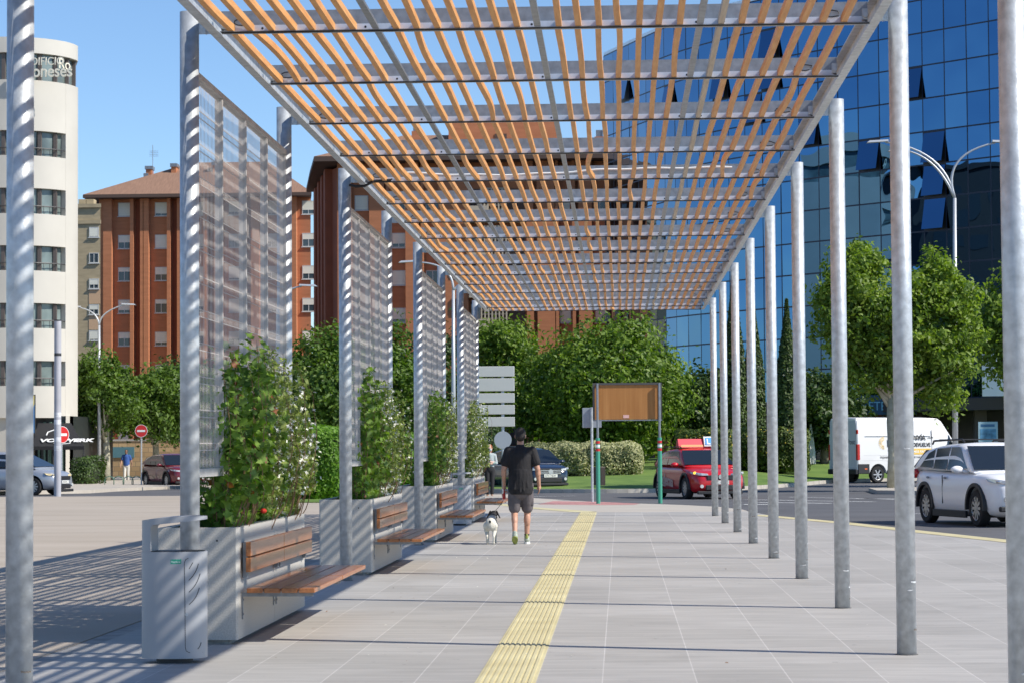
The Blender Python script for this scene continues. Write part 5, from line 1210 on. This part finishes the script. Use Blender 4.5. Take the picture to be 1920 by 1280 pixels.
def grey_car():
    D = 86.5; L, W, H = 4.3, 1.80, 1.58; p = mat('silver_paint', (.36, .39, .44), .3, .35, coat=.5)
    hood = HAT_HOOD(L, .80, .98, 1.0); roof = [(-2.08, 1.0), (-1.9, 1.40), (-.9, 1.56), (-.1, 1.58), (.30, 1.53), (1.45, .98)]
    gl = [[(-1.7, 1.03), (-1.6, 1.36), (-.7, 1.46), (-.65, 1.02)], [(-.6, 1.02), (-.62, 1.47), (.25, 1.48), (.95, 1.04)]]
    def fn(t, hw, L, xf, xr, sy): front_set(t, hw, L, .62, .76, p, plate='2204 DPL', lamp_m=mat('lamp_warm', (.75, .62, .35), .2))
    x = pxX(128, D)-L/2*.97
    car('silver-grey car whose nose shows right of the nearest left pole', 'car', (x, D, -.08), math.radians(-14), L, W, H, 2.69, p, hood, roof, .98, .32, .83, gl, fn=fn, cladding=False)
grey_car()
def dark_red_car():
    D = 112; L, W, H = 4.4, 1.82, 1.60; p = mat('dark_red_paint', (.14, .010, .018), .25, coat=.7)
    hood = HAT_HOOD(L, .90, 1.0, 1.05); roof = [(-2.1, 1.02), (-1.7, 1.42), (-.9, 1.57), (0, 1.60), (.38, 1.55), (1.2, 1.02)]
    gl = [[(-1.6, 1.10), (-1.4, 1.36), (-.98, 1.46), (-.9, 1.08)], [(-.84, 1.08), (-.9, 1.47), (-.26, 1.50), (-.24, 1.07)], [(-.18, 1.07), (-.2, 1.50), (.22, 1.50), (.82, 1.08)]]
    def fn(t, hw, L, xf, xr, sy): front_set(t, hw, L, .72, .84, p)
    x = pxX(325, D)
    car('dark red car parked under the trees right of the no-entry sign', 'car', (x, D, gz(-19, D)), -PI/2+math.radians(32), L, W, H, 2.66, p, hood, roof, 1.0, .345, .85, gl, fn=fn)
dark_red_car()
def van():
    L, W, H = 6.2, 2.08, 2.74; th = math.radians(30); D = 101
    t = thing('delivery_van', 'white delivery van with parcel lettering and big red tail lights behind the plane tree', 'van', (0, 0, -.06), th)
    vp = mat('van_white', (.74, .74, .73), .35, coat=.3); hw = W/2
    ax, ay = pxX(1608, D), D   # rear right bottom corner, local (-L/2,-hw)
    c, s_ = math.cos(th), math.sin(th); t.location = (ax-(-L/2*c+hw*s_), ay-(-L/2*s_-hw*c), -.06)
    def half(x, zt, w_=hw): return [(0, .40), (w_*.96, .40), (w_, .55), (w_, 1.2), (w_*.985, 1.7), (w_*.93, zt-.18), (w_*.86, zt-.03), (0, zt+.02)]
    cuts = []; wr = .345; xr, xf = -L/2+1.05, -L/2+1.05+3.8
    for x in (xr, xf): mb = MB(); mb.cyl((x, -hw-.3, wr+.03), (x, hw+.3, wr+.03), wr+.08, n=28); cuts.append(mb.build('cut', plastic, t))
    st = [(-L/2, half(0, H-.04, hw*.97)), (-L/2+.04, half(0, H)), (-2, half(0, H)), (-.5, half(0, H)), (.9, half(0, H)), (1.15, half(0, H-.02)), (1.35, half(0, H-.14)), (2.05, half(0, 1.72, hw*.98)), (2.25, half(0, 1.42, hw*.97)), (2.75, half(0, 1.16, hw*.92)), (L/2, half(0, .98, hw*.80))]
    st = [(x, h) for x, h in st]
    for i, (x, h) in enumerate(st):
        if h[5][1] < 1.72: st[i] = (x, [(0, .40), (h[1][0], .40), (h[2][0], .55), (h[3][0], .75), (h[4][0], h[7][1]-.35), (h[5][0], h[7][1]-.18), (h[6][0], h[7][1]-.05), h[7]])
    loft(st, vp, 'body', t, 0, cuts)
    for q in cuts: bpy.data.objects.remove(q)
    for x in (xr, xf):
        for s2 in (-1, 1): wheel(t, x, s2*(hw-.14), wr, s2, steelrim, .22, 6)
    y = -hw-.004
    mb = MB()   # pressed panel lines
    for x0, x1, z0, z1 in ((-2.7, -1.1, 1.95, 1.955), (-.9, .7, 1.95, 1.955), (-2.8, .9, .93, .935), (-2.8, .9, 1.15, 1.153)): mb.box(x0, x1, y, -hw+.03, z0, z1)
    for x0 in (-1.0, .75): mb.box(x0, x0+.008, y, -hw+.03, .5, 2.2)
    mb.build('panel_groove', mat('groove_grey', (.35, .35, .35), .6), t)
    mb = MB(); mb.box(-L/2+.02, xr-wr-.1, -hw-.012, -hw+.1, .38, .80, bev=.02); mb.box(xr+wr+.1, xf-wr-.1, -hw-.010, -hw+.1, .36, .52, bev=.02); mb.box(-L/2-.10, -L/2+.1, -hw*.98, hw*.98, .36, .58, bev=.03); mb.build('lower_cladding', plastic, t)
    mb = MB(); mb.box(-L/2+.35, -L/2+.47, -hw-.016, -hw-.010, .56, .61); mb.build('side_marker', mat('marker_orange', (.8, .15, .03), .4), t)
    for s2 in (-1, 1):
        mb = MB(); a, b_ = sorted((s2*(hw-.10), s2*(hw+.012))); mb.box(-L/2-.02, -L/2+.13, a, b_, .95, 1.62, bev=.02); mb.box(-L/2-.015, -L/2+.05, a, b_-.02 if s2 > 0 else b_, 2.05, 2.22, bev=.01); mb.build('tail_light', tail, t)
    gm = mat('door_shade', (.55, .56, .60), .5)  # white doors greyed, painting in the shade on the rear
    for s2 in (-1, 1):
        mb = MB(); a, b_ = sorted((s2*.012, s2*(hw-.11))); mb.box(-L/2-.016, -L/2-.001, a, b_, .62, H-.14, bev=.006); rd = mb.build('rear_door', gm, t)
        if s2 < 0: text('InPost', .30, dark, rd, (-L/2-.02, -.12, 1.62), (PI/2, 0, -PI/2), ext=.002)
    mb = MB(); mb.box(-L/2-.022, -L/2-.017, .12, .5, .72, .86); mb.build('number_plate', platem, t)
    yl = mat('van_yellow', (.80, .52, .10), .5); bk = mat('van_black', (.03, .03, .03), .5)
    mb = MB()
    for i in range(11): a = PI/2+PI*i/10; cx, cz = -1.75, 1.66; mb.add([(cx+.10*math.cos(a-.08), y-.002, cz+.10*math.sin(a-.08)), (cx+.10*math.cos(a+.08), y-.002, cz+.10*math.sin(a+.08)), (cx+.27*math.cos(a+.05), y-.002, cz+.27*math.sin(a+.05)), (cx+.27*math.cos(a-.05), y-.002, cz+.27*math.sin(a-.05))], [(0, 1, 2, 3)])
    mb.build('sun_emblem', yl, t)
    text('InPost', .46, bk, t, (-1.6, y-.003, 1.50), RX, ext=.001, sx=.85)
    text('Recoge y envía', .13, bk, t, (-1.55, y-.003, 1.30), RX, ext=.001, bold=.003)
    text('inpost.es', .17, bk, t, (-1.95, y-.003, 1.02), RX, ext=.001)
    text('ENVÍA', .30, bk, t, (-.38, y-.003, 1.78), RX, ext=.001, sx=.95, bold=.006)
    text('DEVUELVE', .24, bk, t, (-.24, y-.003, 1.50), RX, ext=.001, sx=.82, bold=.005)
    mb = MB()
    for zz, x0, dr in ((1.88, .63, 1), (1.60, -.40, -1)):
        mb.box(x0-.08, x0+.12, y-.004, y-.001, zz-.012, zz+.012)
        e = x0+(.12 if dr > 0 else -.08); mb.prism([(e, zz+.05), (e+.07*dr, zz), (e, zz-.05)], 'y', y-.004, y-.001)
    mb.build('arrow', bk, t)
    mb = MB(); mb.box(-.34, .72, y-.003, y-.001, 1.17, 1.42); yb_ = mb.build('yellow_box', yl, t); text('MÁS FÁCIL', .15, whites, yb_, (-.22, y-.006, 1.24), RX, ext=.001, bold=.003)
    text('(THE PARCEL)', .11, bk, t, (-.34, y-.003, 1.02), RX, ext=.001)
    mb = MB(); mb.add([(1.22, -hw*.955, 1.55), (1.95, -hw*.985, 1.45), (1.72, -hw*.93, 1.95), (1.35, -hw*.90, 2.25)], [(0, 1, 2, 3)]); mb.v = [(x, yy-.02, z) for x, yy, z in mb.v]; mb.build('side_window', carglass, t)
    mb = MB(); mb.add([(1.42, -.82, 2.38), (2.12, -.93, 1.66), (2.12, .93, 1.66), (1.42, .82, 2.38)], [(0, 1, 2, 3)]); mb.v = [(x+.03, yy, z+.03) for x, yy, z in mb.v]; mb.build('windscreen', carglass, t)
    for s2 in (-1, 1): mb = MB(); mb.box(1.85, 1.98, *sorted((s2*(hw+.05), s2*(hw+.27))), 1.35, 1.75, bev=.03); mb.box(1.88, 1.94, *sorted((s2*(hw-.05), s2*(hw+.06))), 1.5, 1.55); mb.build('mirror', plastic, t)
van()
# ================================================================== PEOPLE AND DOG
def limb(mb, p0, p1, r0, r1, n=14, sc_=(1, 1)):
    """tapered round-ended limb"""
    p0 = Vector(p0); p1 = Vector(p1); d = p1-p0; L = d.length; d.normalize(); a = Vector((1, 0, 0)); a = (a-d*a.dot(d)); a = a.normalized() if a.length > .2 else d.orthogonal().normalized(); b_ = d.cross(a)
    vs = []; rings = []
    for q in (-.95, -.7, -.35): rings.append((q*r0, math.sqrt(1-q*q)*r0))
    for q in (0, .33, .66, 1): rings.append((q*L, r0+(r1-r0)*q))
    for q in (.35, .7, .95): rings.append((L+q*r1, math.sqrt(1-q*q)*r1))
    for h, r in rings:
        for i in range(n): t = 2*PI*i/n; vs.append(p0+d*h+(a*math.cos(t)*sc_[0]+b_*math.sin(t)*sc_[1])*r)
    fs = [tuple(reversed(range(n))), tuple(range((len(rings)-1)*n, len(rings)*n))]
    for k in range(len(rings)-1):
        for i in range(n): fs.append((k*n+i, k*n+(i+1) % n, (k+1)*n+(i+1) % n, (k+1)*n+i))
    mb.add(vs, fs); return mb
def remesh(mb, name, m, parent, vox=.012, smooth=3, fn=None, mats=None):
    o = mb.build(name, m, parent); md = o.modifiers.new('r', 'REMESH'); md.mode = 'VOXEL'; md.voxel_size = vox
    if smooth: s2 = o.modifiers.new('s', 'SMOOTH'); s2.iterations = smooth; s2.factor = .5
    bpy.context.view_layer.update(); me = evaluated(o); o.modifiers.clear(); o.data = me; me.name = name; me.materials.clear()
    for q in (mats or [m]): me.materials.append(q)
    me.polygons.foreach_set('use_smooth', [True]*len(me.polygons))
    if fn: 
        for p in me.polygons: p.material_index = fn(p.center)
    return o
def hand(mb, wrist, d, palm_n, thumb, s_=1., curl=.5, r=.0085):
    """palm + five fingers. d: direction from wrist to knuckles, palm_n: palm facing, thumb: sideways direction of thumb"""
    w_ = Vector(wrist); d = Vector(d).normalized(); pn = Vector(palm_n); pn = (pn-d*pn.dot(d)).normalized(); th = d.cross(pn); 
    if th.dot(Vector(thumb)) < 0: th = -th
    limb(mb, w_, w_+d*.05*s_, .027*s_, .034*s_, sc_=(1, .7)); k = w_+d*.085*s_
    for i, (o, ln) in enumerate(((.030, .072), (.010, .080), (-.010, .074), (-.029, .058))):
        a = w_+d*.045*s_+th*o*.8*s_; b_ = k+th*o*s_; dd = d
        limb(mb, a, b_, .013*s_, .0105*s_, 8)
        c = b_
        for j in range(3):
            ang = curl*(j+.6)*.62+.05*i; dd = (d*math.cos(ang)+pn*math.sin(ang)).normalized(); e = c+dd*ln*s_*(.42, .32, .26)[j]; limb(mb, c, e, (.0098, .0092, .0085)[j]*s_, (.0092, .0085, .0075)[j]*s_, 8); c = e
    a = w_+d*.02*s_+th*.022*s_; b_ = a+(d*.6+th*.75+pn*.25).normalized()*.042*s_; limb(mb, a, b_, .015*s_, .012*s_, 8); c = b_+(d*.9+th*.25+pn*.35).normalized()*.034*s_; limb(mb, b_, c, .0115*s_, .010*s_, 8); limb(mb, c, c+(d*.9+pn*.4).normalized()*.022*s_, .010*s_, .0085*s_, 8)
skin = mat('skin', (.50, .27, .18), .5, noise=6, amt=.08); skin2 = mat('skin_pale', (.58, .36, .27), .5)
def head(mb, c, f=1, s_=1.):
    """head at centre c, facing +y*f"""
    c = Vector(c)
    mb.ell(c+Vector((0, -.008*f, .02)), (.076*s_, .095*s_, .105*s_), 16); mb.ell(c+Vector((0, .03*f, -.045)), (.058*s_, .062*s_, .075*s_), 14)
    mb.ell(c+Vector((0, .055*f, -.10)), (.03, .025, .022), 10)
    mb.ell(c+Vector((0, .098*f, -.02)), (.013, .022, .022), 8); limb(mb, c+Vector((0, .085*f, .02)), c+Vector((0, .103*f, -.025)), .009, .012, 8)
    for s2 in (-1, 1):
        mb.ell(c+Vector((s2*.080*s_, -.005*f, -.01)), (.012, .022, .034), 10); mb.ell(c+Vector((s2*.032, .082*f, .028)), (.02, .012, .007), 8)
        mb.ell(c+Vector((s2*.045, .055*f, -.025)), (.025, .03, .022), 8)
    mb.ell(c+Vector((0, .086*f, -.062)), (.024, .012, .006), 8); mb.ell(c+Vector((0, .085*f, -.073)), (.020, .012, .006), 8)
def face_parts(t, c, f, s_=1.):
    c = Vector(c)
    for s2 in (-1, 1):
        mb = MB(); mb.ell(c+Vector((s2*.031, .084*f, .008)), (.014, .012, .009), 8); e = mb.build('eye', mat('eye_white', (.6, .58, .55), .3), t); mb = MB(); mb.ell(c+Vector((s2*.031, .0935*f, .008)), (.006, .004, .006), 8); mb.build('iris', dark, e)
        mb = MB(); limb(mb, c+Vector((s2*.018, .094*f, .032)), c+Vector((s2*.048, .085*f, .032)), .004, .003, 6); mb.build('eyebrow', mat('brow', (.04, .025, .02), .8), t)
def walker():
    x, y, _ = G(977, 1019); t = thing('person', 'man in black T-shirt and grey shorts walking away with a dog', 'person', (x, y, 0))
    mb = MB()
    sh = [(-.185, .0, 1.45), (.185, .0, 1.45)]; el = [(-.262, -.035, 1.16), (.268, -.03, 1.17)]; wr_ = [(-.262, .055, .935), (.285, .04, .925)]
    limb(mb, (0, 0, .98), (0, -.01, 1.12), .145, .135, 18, (1.08, .78)); limb(mb, (0, -.005, 1.12), (0, 0, 1.36), .135, .16, 18, (1.08, .74)); limb(mb, (-.12, 0, 1.42), (.12, 0, 1.42), .085, .085, 16)
    limb(mb, (0, .0, 1.44), (0, .02, 1.60), .062, .055, 14)
    for i in (0, 1):
        s2 = (-1, 1)[i]; limb(mb, sh[i], el[i], .056, .043); limb(mb, el[i], wr_[i], .043, .028); mb.ell(Vector(el[i]).lerp(Vector(wr_[i]), .25), (.046, .046, .07), 12)
    hip = [(-.092, 0, .92), (.092, 0, .92)]; kn = [(-.10, .03, .495), (.098, .10, .50)]; an = [(-.085, -.235, .165), (.088, .10, .095)]
    for i in (0, 1):
        limb(mb, hip[i], kn[i], .092, .057, 16); limb(mb, kn[i], an[i], .054, .036, 16); a = Vector(kn[i]).lerp(Vector(an[i]), .30)+Vector((0, -.022, 0)); d = (Vector(an[i])-Vector(kn[i])).to_track_quat('Z', 'Y').to_matrix(); mb.ell(a, (.052, .055, .115), 14, M=d)
    hc = (.0, .025, 1.69)
    head(mb, hc, 1)
    hand(mb, wr_[0], (.0, .10, -1), (1, 0, 0), (0, 1, 0), 1., 1.0); hand(mb, wr_[1], (.05, .22, -1), (-1, -.1, 0), (0, 1, 0), 1., .42)
    remesh(mb, 'body', skin, t, .0075, 3)
    face_parts(t, hc, 1)
    hr = mat('hair_dark', (.018, .014, .012), .7, noise=60, amt=.5, bump=.5, bscale=90)
    mb = MB(); mb.ell((0, .0, 1.73), (.088, .100, .094), 18); mb.ell((0, -.032, 1.685), (.081, .078, .085), 16); mb.ell((0, .05, 1.775), (.07, .06, .045), 12); remesh(mb, 'hair', hr, t, .008, 2)
    tee = mat('black_tshirt', (.014, .013, .015), .85, noise=5, amt=.3, bump=1.0, bscale=5, stretch=(2.2, 2.2, .8)); mb = MB()
    limb(mb, (0, -.005, .86), (0, -.012, 1.10), .190, .178, 20, (1.06, .84)); limb(mb, (0, -.01, 1.10), (0, -.002, 1.36), .170, .178, 20, (1.10, .80)); limb(mb, (-.135, 0, 1.425), (.135, 0, 1.425), .092, .092, 16); limb(mb, (0, -.005, 1.45), (0, .01, 1.515), .075, .068, 14)
    for i in (0, 1): e = Vector(sh[i]).lerp(Vector(el[i]), .62); limb(mb, sh[i], e, .078, .080)
    for fx, z0, z1, y_ in ((-.09, .86, 1.1, -.165), (.05, .84, 1.2, -.172), (.11, .9, 1.25, -.15), (-.03, .95, 1.3, -.16), (.0, .82, 1.0, -.175)): limb(mb, (fx, y_+.02, z0), (fx*.6, y_+.035, z1), .020, .012, 8)
    o = remesh(mb, 'tshirt', tee, t, .009, 2)
    # flatten the hem and sleeve ends a little by trimming below .765
    me = o.data; b_ = bmesh.new(); b_.from_mesh(me); bmesh.ops.bisect_plane(b_, geom=b_.verts[:]+b_.edges[:]+b_.faces[:], plane_co=(0, 0, .775), plane_no=(0, .0, -1), clear_outer=True); bmesh.ops.holes_fill(b_, edges=[e for e in b_.edges if e.is_boundary]); b_.to_mesh(me); b_.free()
    srt = mat('grey_shorts', (.115, .10, .105), .85, noise=12, amt=.2, bump=.6, bscale=8); mb = MB(); limb(mb, (0, 0, .84), (0, 0, .95), .155, .15, 18, (1.08, .86))
    for i in (0, 1):
        a, b2 = Vector(hip[i]), Vector(kn[i]); limb(mb, a, a.lerp(b2, .84), .112, .094, 16, (1, 1.05)); q = a.lerp(b2, .55); s2 = (-1, 1)[i]; mb.box(q.x+s2*.085-.02, q.x+s2*.085+.02, q.y-.06, q.y+.06, q.z-.09, q.z+.08, bev=.01)
    remesh(mb, 'shorts', srt, t, .009, 2)
    lime = mat('shoe_lime', (.20, .24, .05), .6, noise=30, c2=(.30, .34, .08)); shg = mat('shoe_grey', (.22, .25, .22), .7, noise=25, c2=(.5, .55, .45))
    # left shoe: heel up, sole towards the camera; right shoe flat
    mb = MB(); limb(mb, (-.085, -.265, .135), (-.083, -.155, .030), .042, .040, 14, (1.0, .8)); limb(mb, (-.083, -.165, .045), (-.08, -.10, .028), .044, .026, 14); limb(mb, (-.085, -.235, .175), (-.085, -.215, .13), .043, .045, 12); ls_ = remesh(mb, 'shoe', shg, t, .009, 2)
    mb = MB(); d = Vector((0, .12, -.118)).normalized(); a = Vector((-.085, -.298, .125)); nn = Vector((0, -1, -.95)).normalized(); pr = []
    for k in range(20): th = 2*PI*k/20; lx = .047*math.sin(th)*(1+.12*math.cos(th)); ly = .135*(1-math.cos(th))/2*1.28-.01; pr.append((a+Vector((lx, 0, 0))+d*ly))
    mb.add([p+nn*.006 for p in pr]+[p-nn*.02 for p in pr], [tuple(range(20)), tuple(range(39, 19, -1))]+[(k, (k+1) % 20, 20+(k+1) % 20, 20+k) for k in range(20)]); mb.build('sole', lime, ls_)
    mb = MB(); limb(mb, (.088, .07, .062), (.092, .215, .045), .042, .036, 14, (1.05, .8)); limb(mb, (.088, .10, .09), (.088, .11, .12), .043, .042, 12); rs = remesh(mb, 'shoe', shg, t, .009, 2)
    mb = MB(); mb.prism([(.088+.048*math.sin(q)*(1+.1*math.cos(q)), .14-.125*math.cos(q)) for q in np.linspace(0, 2*PI, 21)[:-1]], 'z', 0, .03); mb.build('sole', white, rs); mb = MB(); limb(mb, (.088, .05, .10), (.088, .045, .135), .025, .02, 10); mb.build('heel_tab', lime, rs)
    mb = MB(); mb.cyl((.088, .10, .13), (.088, .10, .155), .041, n=14); mb.build('sock', dark, rs)
    return x, y
wx, wy = walker()
def dog():
    x, y = wx-.47, wy+.02; t = thing('dog', 'small white dog with a black head, walking away on a lead', 'dog', (x, y, 0))
    mb = MB(); f = Vector
    limb(mb, (0, -.13, .325), (0, .06, .315), .088, .092, 16, (.95, 1.05)); limb(mb, (0, .06, .32), (0, .22, .335), .098, .092, 16, (.92, 1.15)); mb.ell((0, -.17, .31), (.086, .075, .095), 14)
    limb(mb, (0, .24, .36), (.015, .35, .43), .066, .058); mb.ell((.02, .40, .455), (.066, .075, .060), 14); limb(mb, (.022, .45, .44), (.03, .52, .42), .036, .024)
    for s2, dy in ((-1, .03), (1, -.05)):   # hind: thigh, knee forward, hock back, shank down, paw
        h_, k, hk, p = (s2*.055, -.15, .29), (s2*.062, -.08+dy, .205), (s2*.056, -.215+dy, .125), (s2*.052, -.195+dy, .03)
        limb(mb, h_, k, .062, .040); limb(mb, k, hk, .036, .019); limb(mb, hk, p, .018, .017); limb(mb, p, (p[0], p[1]+.045, .020), .020, .018)
    for s2, dy in ((-1, -.05), (1, .05)):
        a, e, w2, p = (s2*.060, .21, .29), (s2*.062, .18+dy*.4, .20), (s2*.058, .215+dy, .10), (s2*.056, .215+dy, .028)
        limb(mb, a, e, .048, .030); limb(mb, e, w2, .026, .019); limb(mb, w2, p, .018, .016); limb(mb, p, (p[0], p[1]+.04, .018), .019, .017)
    limb(mb, (0, -.225, .345), (.0, -.255, .375), .020, .018, 8); limb(mb, (0, -.255, .375), (.01, -.275, .35), .018, .012, 8)
    wf = mat('white_fur', (.58, .55, .47), .9, noise=9, c2=(.70, .68, .60), bump=.7, bscale=45); bf = mat('black_fur', (.018, .016, .016), .75, bump=.5, bscale=60)
    def fn(c):
        if c.y > .29 and c.z > .36: return 1
        if (c-f((.09, .10, .37))).length < .055 or (c-f((-.085, -.10, .35))).length < .022 or (c-f((.0, -.26, .355))).length < .026: return 1
        return 0
    remesh(mb, 'body', wf, t, .008, 2, fn, [wf, bf])
    for s2 in (-1, 1):
        mb = MB(); limb(mb, (.02+s2*.055, .385, .495), (.02+s2*.096, .39, .41), .024, .020, 10, (.55, 1.2)); mb.build('ear', bf, t, smooth=True)
        mb = MB(); mb.ell((.022+s2*.035, .46, .47), (.008, .008, .008), 8); mb.build('eye', blackm, t)
    mb = MB(); mb.ell((.032, .545, .423), (.013, .012, .011), 8); mb.build('nose', blackm, t)
    mb = MB(); n = 20; c = f((.008, .295, .415)); ax = f((.1, .7, .75)).normalized(); u = ax.orthogonal().normalized(); v = ax.cross(u); mb.tube([c+(u*math.cos(q)+v*math.sin(q))*.068 for q in np.linspace(0, 2*PI, n)], .008, n=6); mb.build('collar', dark, t)
    ld = thing('dog_lead', 'retractable red dog lead running from the man\'s left hand to the dog', 'dog lead', (wx-.262, wy+.07, .84))
    rm_ = mat('lead_red', (.45, .03, .025), .45); mb = MB(); mb.box(-.028, .022, -.055, .055, -.145, -.045, bev=.015); mb.build('housing', rm_, ld)
    mb = MB(); mb.tube([(0, .055, -.07), (-.0, .065, -.01), (0, .03, .022), (0, -.04, .018), (-.0, -.06, -.05)], .011, n=8); mb.build('grip', rm_, ld, smooth=True)
    e = f((x-wx+.262+.012, y-wy-.07+.30, .49-.84)); s0 = f((-.01, .05, -.14)); mb = MB(); mb.tube([s0.lerp(e, q)+f((0, 0, -.03*math.sin(PI*q))) for q in np.linspace(0, 1, 12)], .004, n=6); mb.build('cord', blackm, ld)
dog()
def woman():
    Y = 75.6; x = pxX(918, Y); t = thing('person', 'red-haired woman in face mask with crossed arms beside the farthest bench', 'person', (x, Y, -.06), math.radians(8))
    mb = MB(); limb(mb, (0, 0, .92), (0, 0, 1.08), .13, .115, 16, (1.1, .8)); limb(mb, (0, 0, 1.08), (0, 0, 1.28), .115, .13, 16, (1.08, .75)); limb(mb, (-.10, 0, 1.32), (.10, 0, 1.32), .07, .07)
    limb(mb, (0, 0, 1.33), (0, -.015, 1.47), .05, .047)
    for s2 in (-1, 1):
        limb(mb, (s2*.16, 0, 1.34), (s2*.21, -.03, 1.09), .047, .038); limb(mb, (s2*.21, -.03, 1.09), (s2*.03, -.19, 1.10+.03*s2), .036, .026)
        hand(mb, (s2*.03, -.19, 1.10+.03*s2), (-s2, -.02, .25), (0, 1, 0), (0, 0, 1), .92, .5)
        limb(mb, (s2*.08, 0, .88), (s2*.075, -.01, .48), .085, .052); limb(mb, (s2*.075, -.01, .48), (s2*.07, .02, .09), .05, .034); limb(mb, (s2*.07, .01, .05), (s2*.08, -.13, .035), .036, .030)
    head(mb, (0, -.02, 1.55), -1, .95); remesh(mb, 'body', skin2, t, .0095, 2)
    mb = MB(); mb.ell((0, .01, 1.60), (.092, .10, .085), 14); mb.ell((0, .045, 1.54), (.095, .07, .10), 14); mb.ell((.0, .05, 1.46), (.085, .05, .06), 12); remesh(mb, 'hair', mat('red_hair', (.35, .09, .03), .7, bump=.4, bscale=50), t, .01, 2)
    mb = MB(); mb.ell((0, -.085, 1.505), (.062, .048, .048), 14); mb.build('face_mask', mat('mask_blue', (.35, .52, .60), .8), t, smooth=True)
    mb = MB(); limb(mb, (0, 0, 1.0), (0, 0, 1.28), .145, .15, 16, (1.06, .78)); limb(mb, (-.11, 0, 1.33), (.11, 0, 1.33), .08, .08)
    for s2 in (-1, 1): limb(mb, (s2*.16, 0, 1.34), (s2*.21, -.03, 1.09), .056, .048); limb(mb, (s2*.21, -.03, 1.09), (s2*.075, -.15, 1.095), .046, .038)
    remesh(mb, 'shirt', mat('shirt_pale', (.50, .52, .55), .85, noise=7, c2=(.08, .20, .16)), t, .011, 2)
    mb = MB(); limb(mb, (0, 0, .90), (0, 0, .97), .14, .135, 16, (1.08, .85))
    for s2 in (-1, 1): limb(mb, (s2*.08, 0, .88), (s2*.075, -.01, .48), .095, .068); limb(mb, (s2*.075, -.01, .48), (s2*.07, .02, .15), .068, .06)
    remesh(mb, 'trousers', mat('black_trousers', (.02, .02, .023), .85), t, .011, 2)
    for s2 in (-1, 1): mb = MB(); limb(mb, (s2*.07, .01, .045), (s2*.08, -.135, .034), .042, .034); remesh(mb, 'shoe', mat('tan_shoe', (.25, .14, .08), .7), t, .011, 1)
woman()
def pedestrian():
    Y = 131; x = pxX(237, Y); t = thing('person', 'man in blue polo shirt and white trousers walking towards the camera', 'person', (x, Y, gz(x, Y)+.13))
    mb = MB(); limb(mb, (0, 0, .98), (0, 0, 1.12), .15, .15, 16, (1.1, .85)); limb(mb, (0, 0, 1.12), (0, 0, 1.36), .15, .155, 16, (1.1, .78)); limb(mb, (-.12, 0, 1.42), (.12, 0, 1.42), .08, .08); limb(mb, (0, 0, 1.44), (0, -.02, 1.58), .06, .055)
    for s2, q in ((-1, -.1), (1, .12)):
        limb(mb, (s2*.18, 0, 1.44), (s2*.26, q*.4, 1.17), .052, .042); limb(mb, (s2*.26, q*.4, 1.17), (s2*.29, -.05+q, .95), .041, .028); hand(mb, (s2*.29, -.05+q, .95), (s2*.05, -.1, -1), (-s2, 0, 0), (0, -1, 0), 1, .5)
    F = ((-1, -.16, .07, .10), (1, .12, .16, .10))
    for s2, ya, yb_, z in F: limb(mb, (s2*.09, 0, .93), (s2*.085, -.08 if s2 < 0 else .04, .50), .09, .056); limb(mb, (s2*.085, -.08 if s2 < 0 else .04, .50), (s2*.07, ya, z), .054, .036); limb(mb, (s2*.07, ya+.02, .06), (s2*.08, ya-.14, .04), .04, .035)
    head(mb, (0, -.03, 1.67), -1); remesh(mb, 'body', skin, t, .0095, 2); face_parts(t, (0, -.03, 1.67), -1)
    mb = MB(); mb.ell((0, .0, 1.715), (.085, .095, .075), 14); mb.ell((0, .03, 1.68), (.082, .07, .08), 12); remesh(mb, 'hair', mat('grey_hair', (.15, .13, .12), .8), t, .01, 2)
    mb = MB(); limb(mb, (0, 0, .98), (0, 0, 1.15), .175, .172, 16, (1.06, .86)); limb(mb, (0, 0, 1.15), (0, 0, 1.36), .17, .17, 16, (1.08, .8)); limb(mb, (-.13, 0, 1.42), (.13, 0, 1.42), .088, .088); limb(mb, (0, 0, 1.46), (0, -.01, 1.51), .07, .065)
    for s2, q in ((-1, -.1), (1, .12)): a = Vector((s2*.18, 0, 1.44)); limb(mb, a, a.lerp(Vector((s2*.26, q*.4, 1.17)), .7), .068, .066)
    remesh(mb, 'polo_shirt', mat('blue_polo', (.035, .10, .34), .8), t, .011, 2)
    mb = MB(); limb(mb, (0, 0, .90), (0, 0, .98), .15, .15, 16, (1.06, .85))
    for s2, ya, yb_, z in F: k = (s2*.085, -.08 if s2 < 0 else .04, .50); limb(mb, (s2*.09, 0, .93), k, .102, .078); limb(mb, k, (s2*.072, ya, .13), .078, .066)
    remesh(mb, 'trousers', mat('white_trousers', (.62, .60, .55), .85), t, .011, 2)
    for s2, ya, yb_, z in F: mb = MB(); limb(mb, (s2*.07, ya+.02, .045), (s2*.08, ya-.15, .035), .044, .035); remesh(mb, 'shoe', dark, t, .011, 1)
pedestrian()
bpy.context.view_layer.update()

n = 90; P = np.stack([rng.uniform(-3, 4.5, n), rng.uniform(14, 50, n), np.full(n, .006)], 1); P[:30, 0] = rng.uniform(-2.6, -1.4, 30); P[:30, 1] = rng.uniform(17, 33, 30)
o = leaf_mesh('fallen_petals', P, np.tile([0, 0, 1.], (n, 1))+rng.normal(size=(n, 3))*.15, rng.uniform(.006, .02, n), None, 'oval', None, mats=[flow, MATS['vine_stem']], mi=(rng.random(n) < .5).astype(int))
tag(o, 'scattered pale petals and leaf bits on the grey tiles', kind='stuff')
bpy.context.view_layer.update()
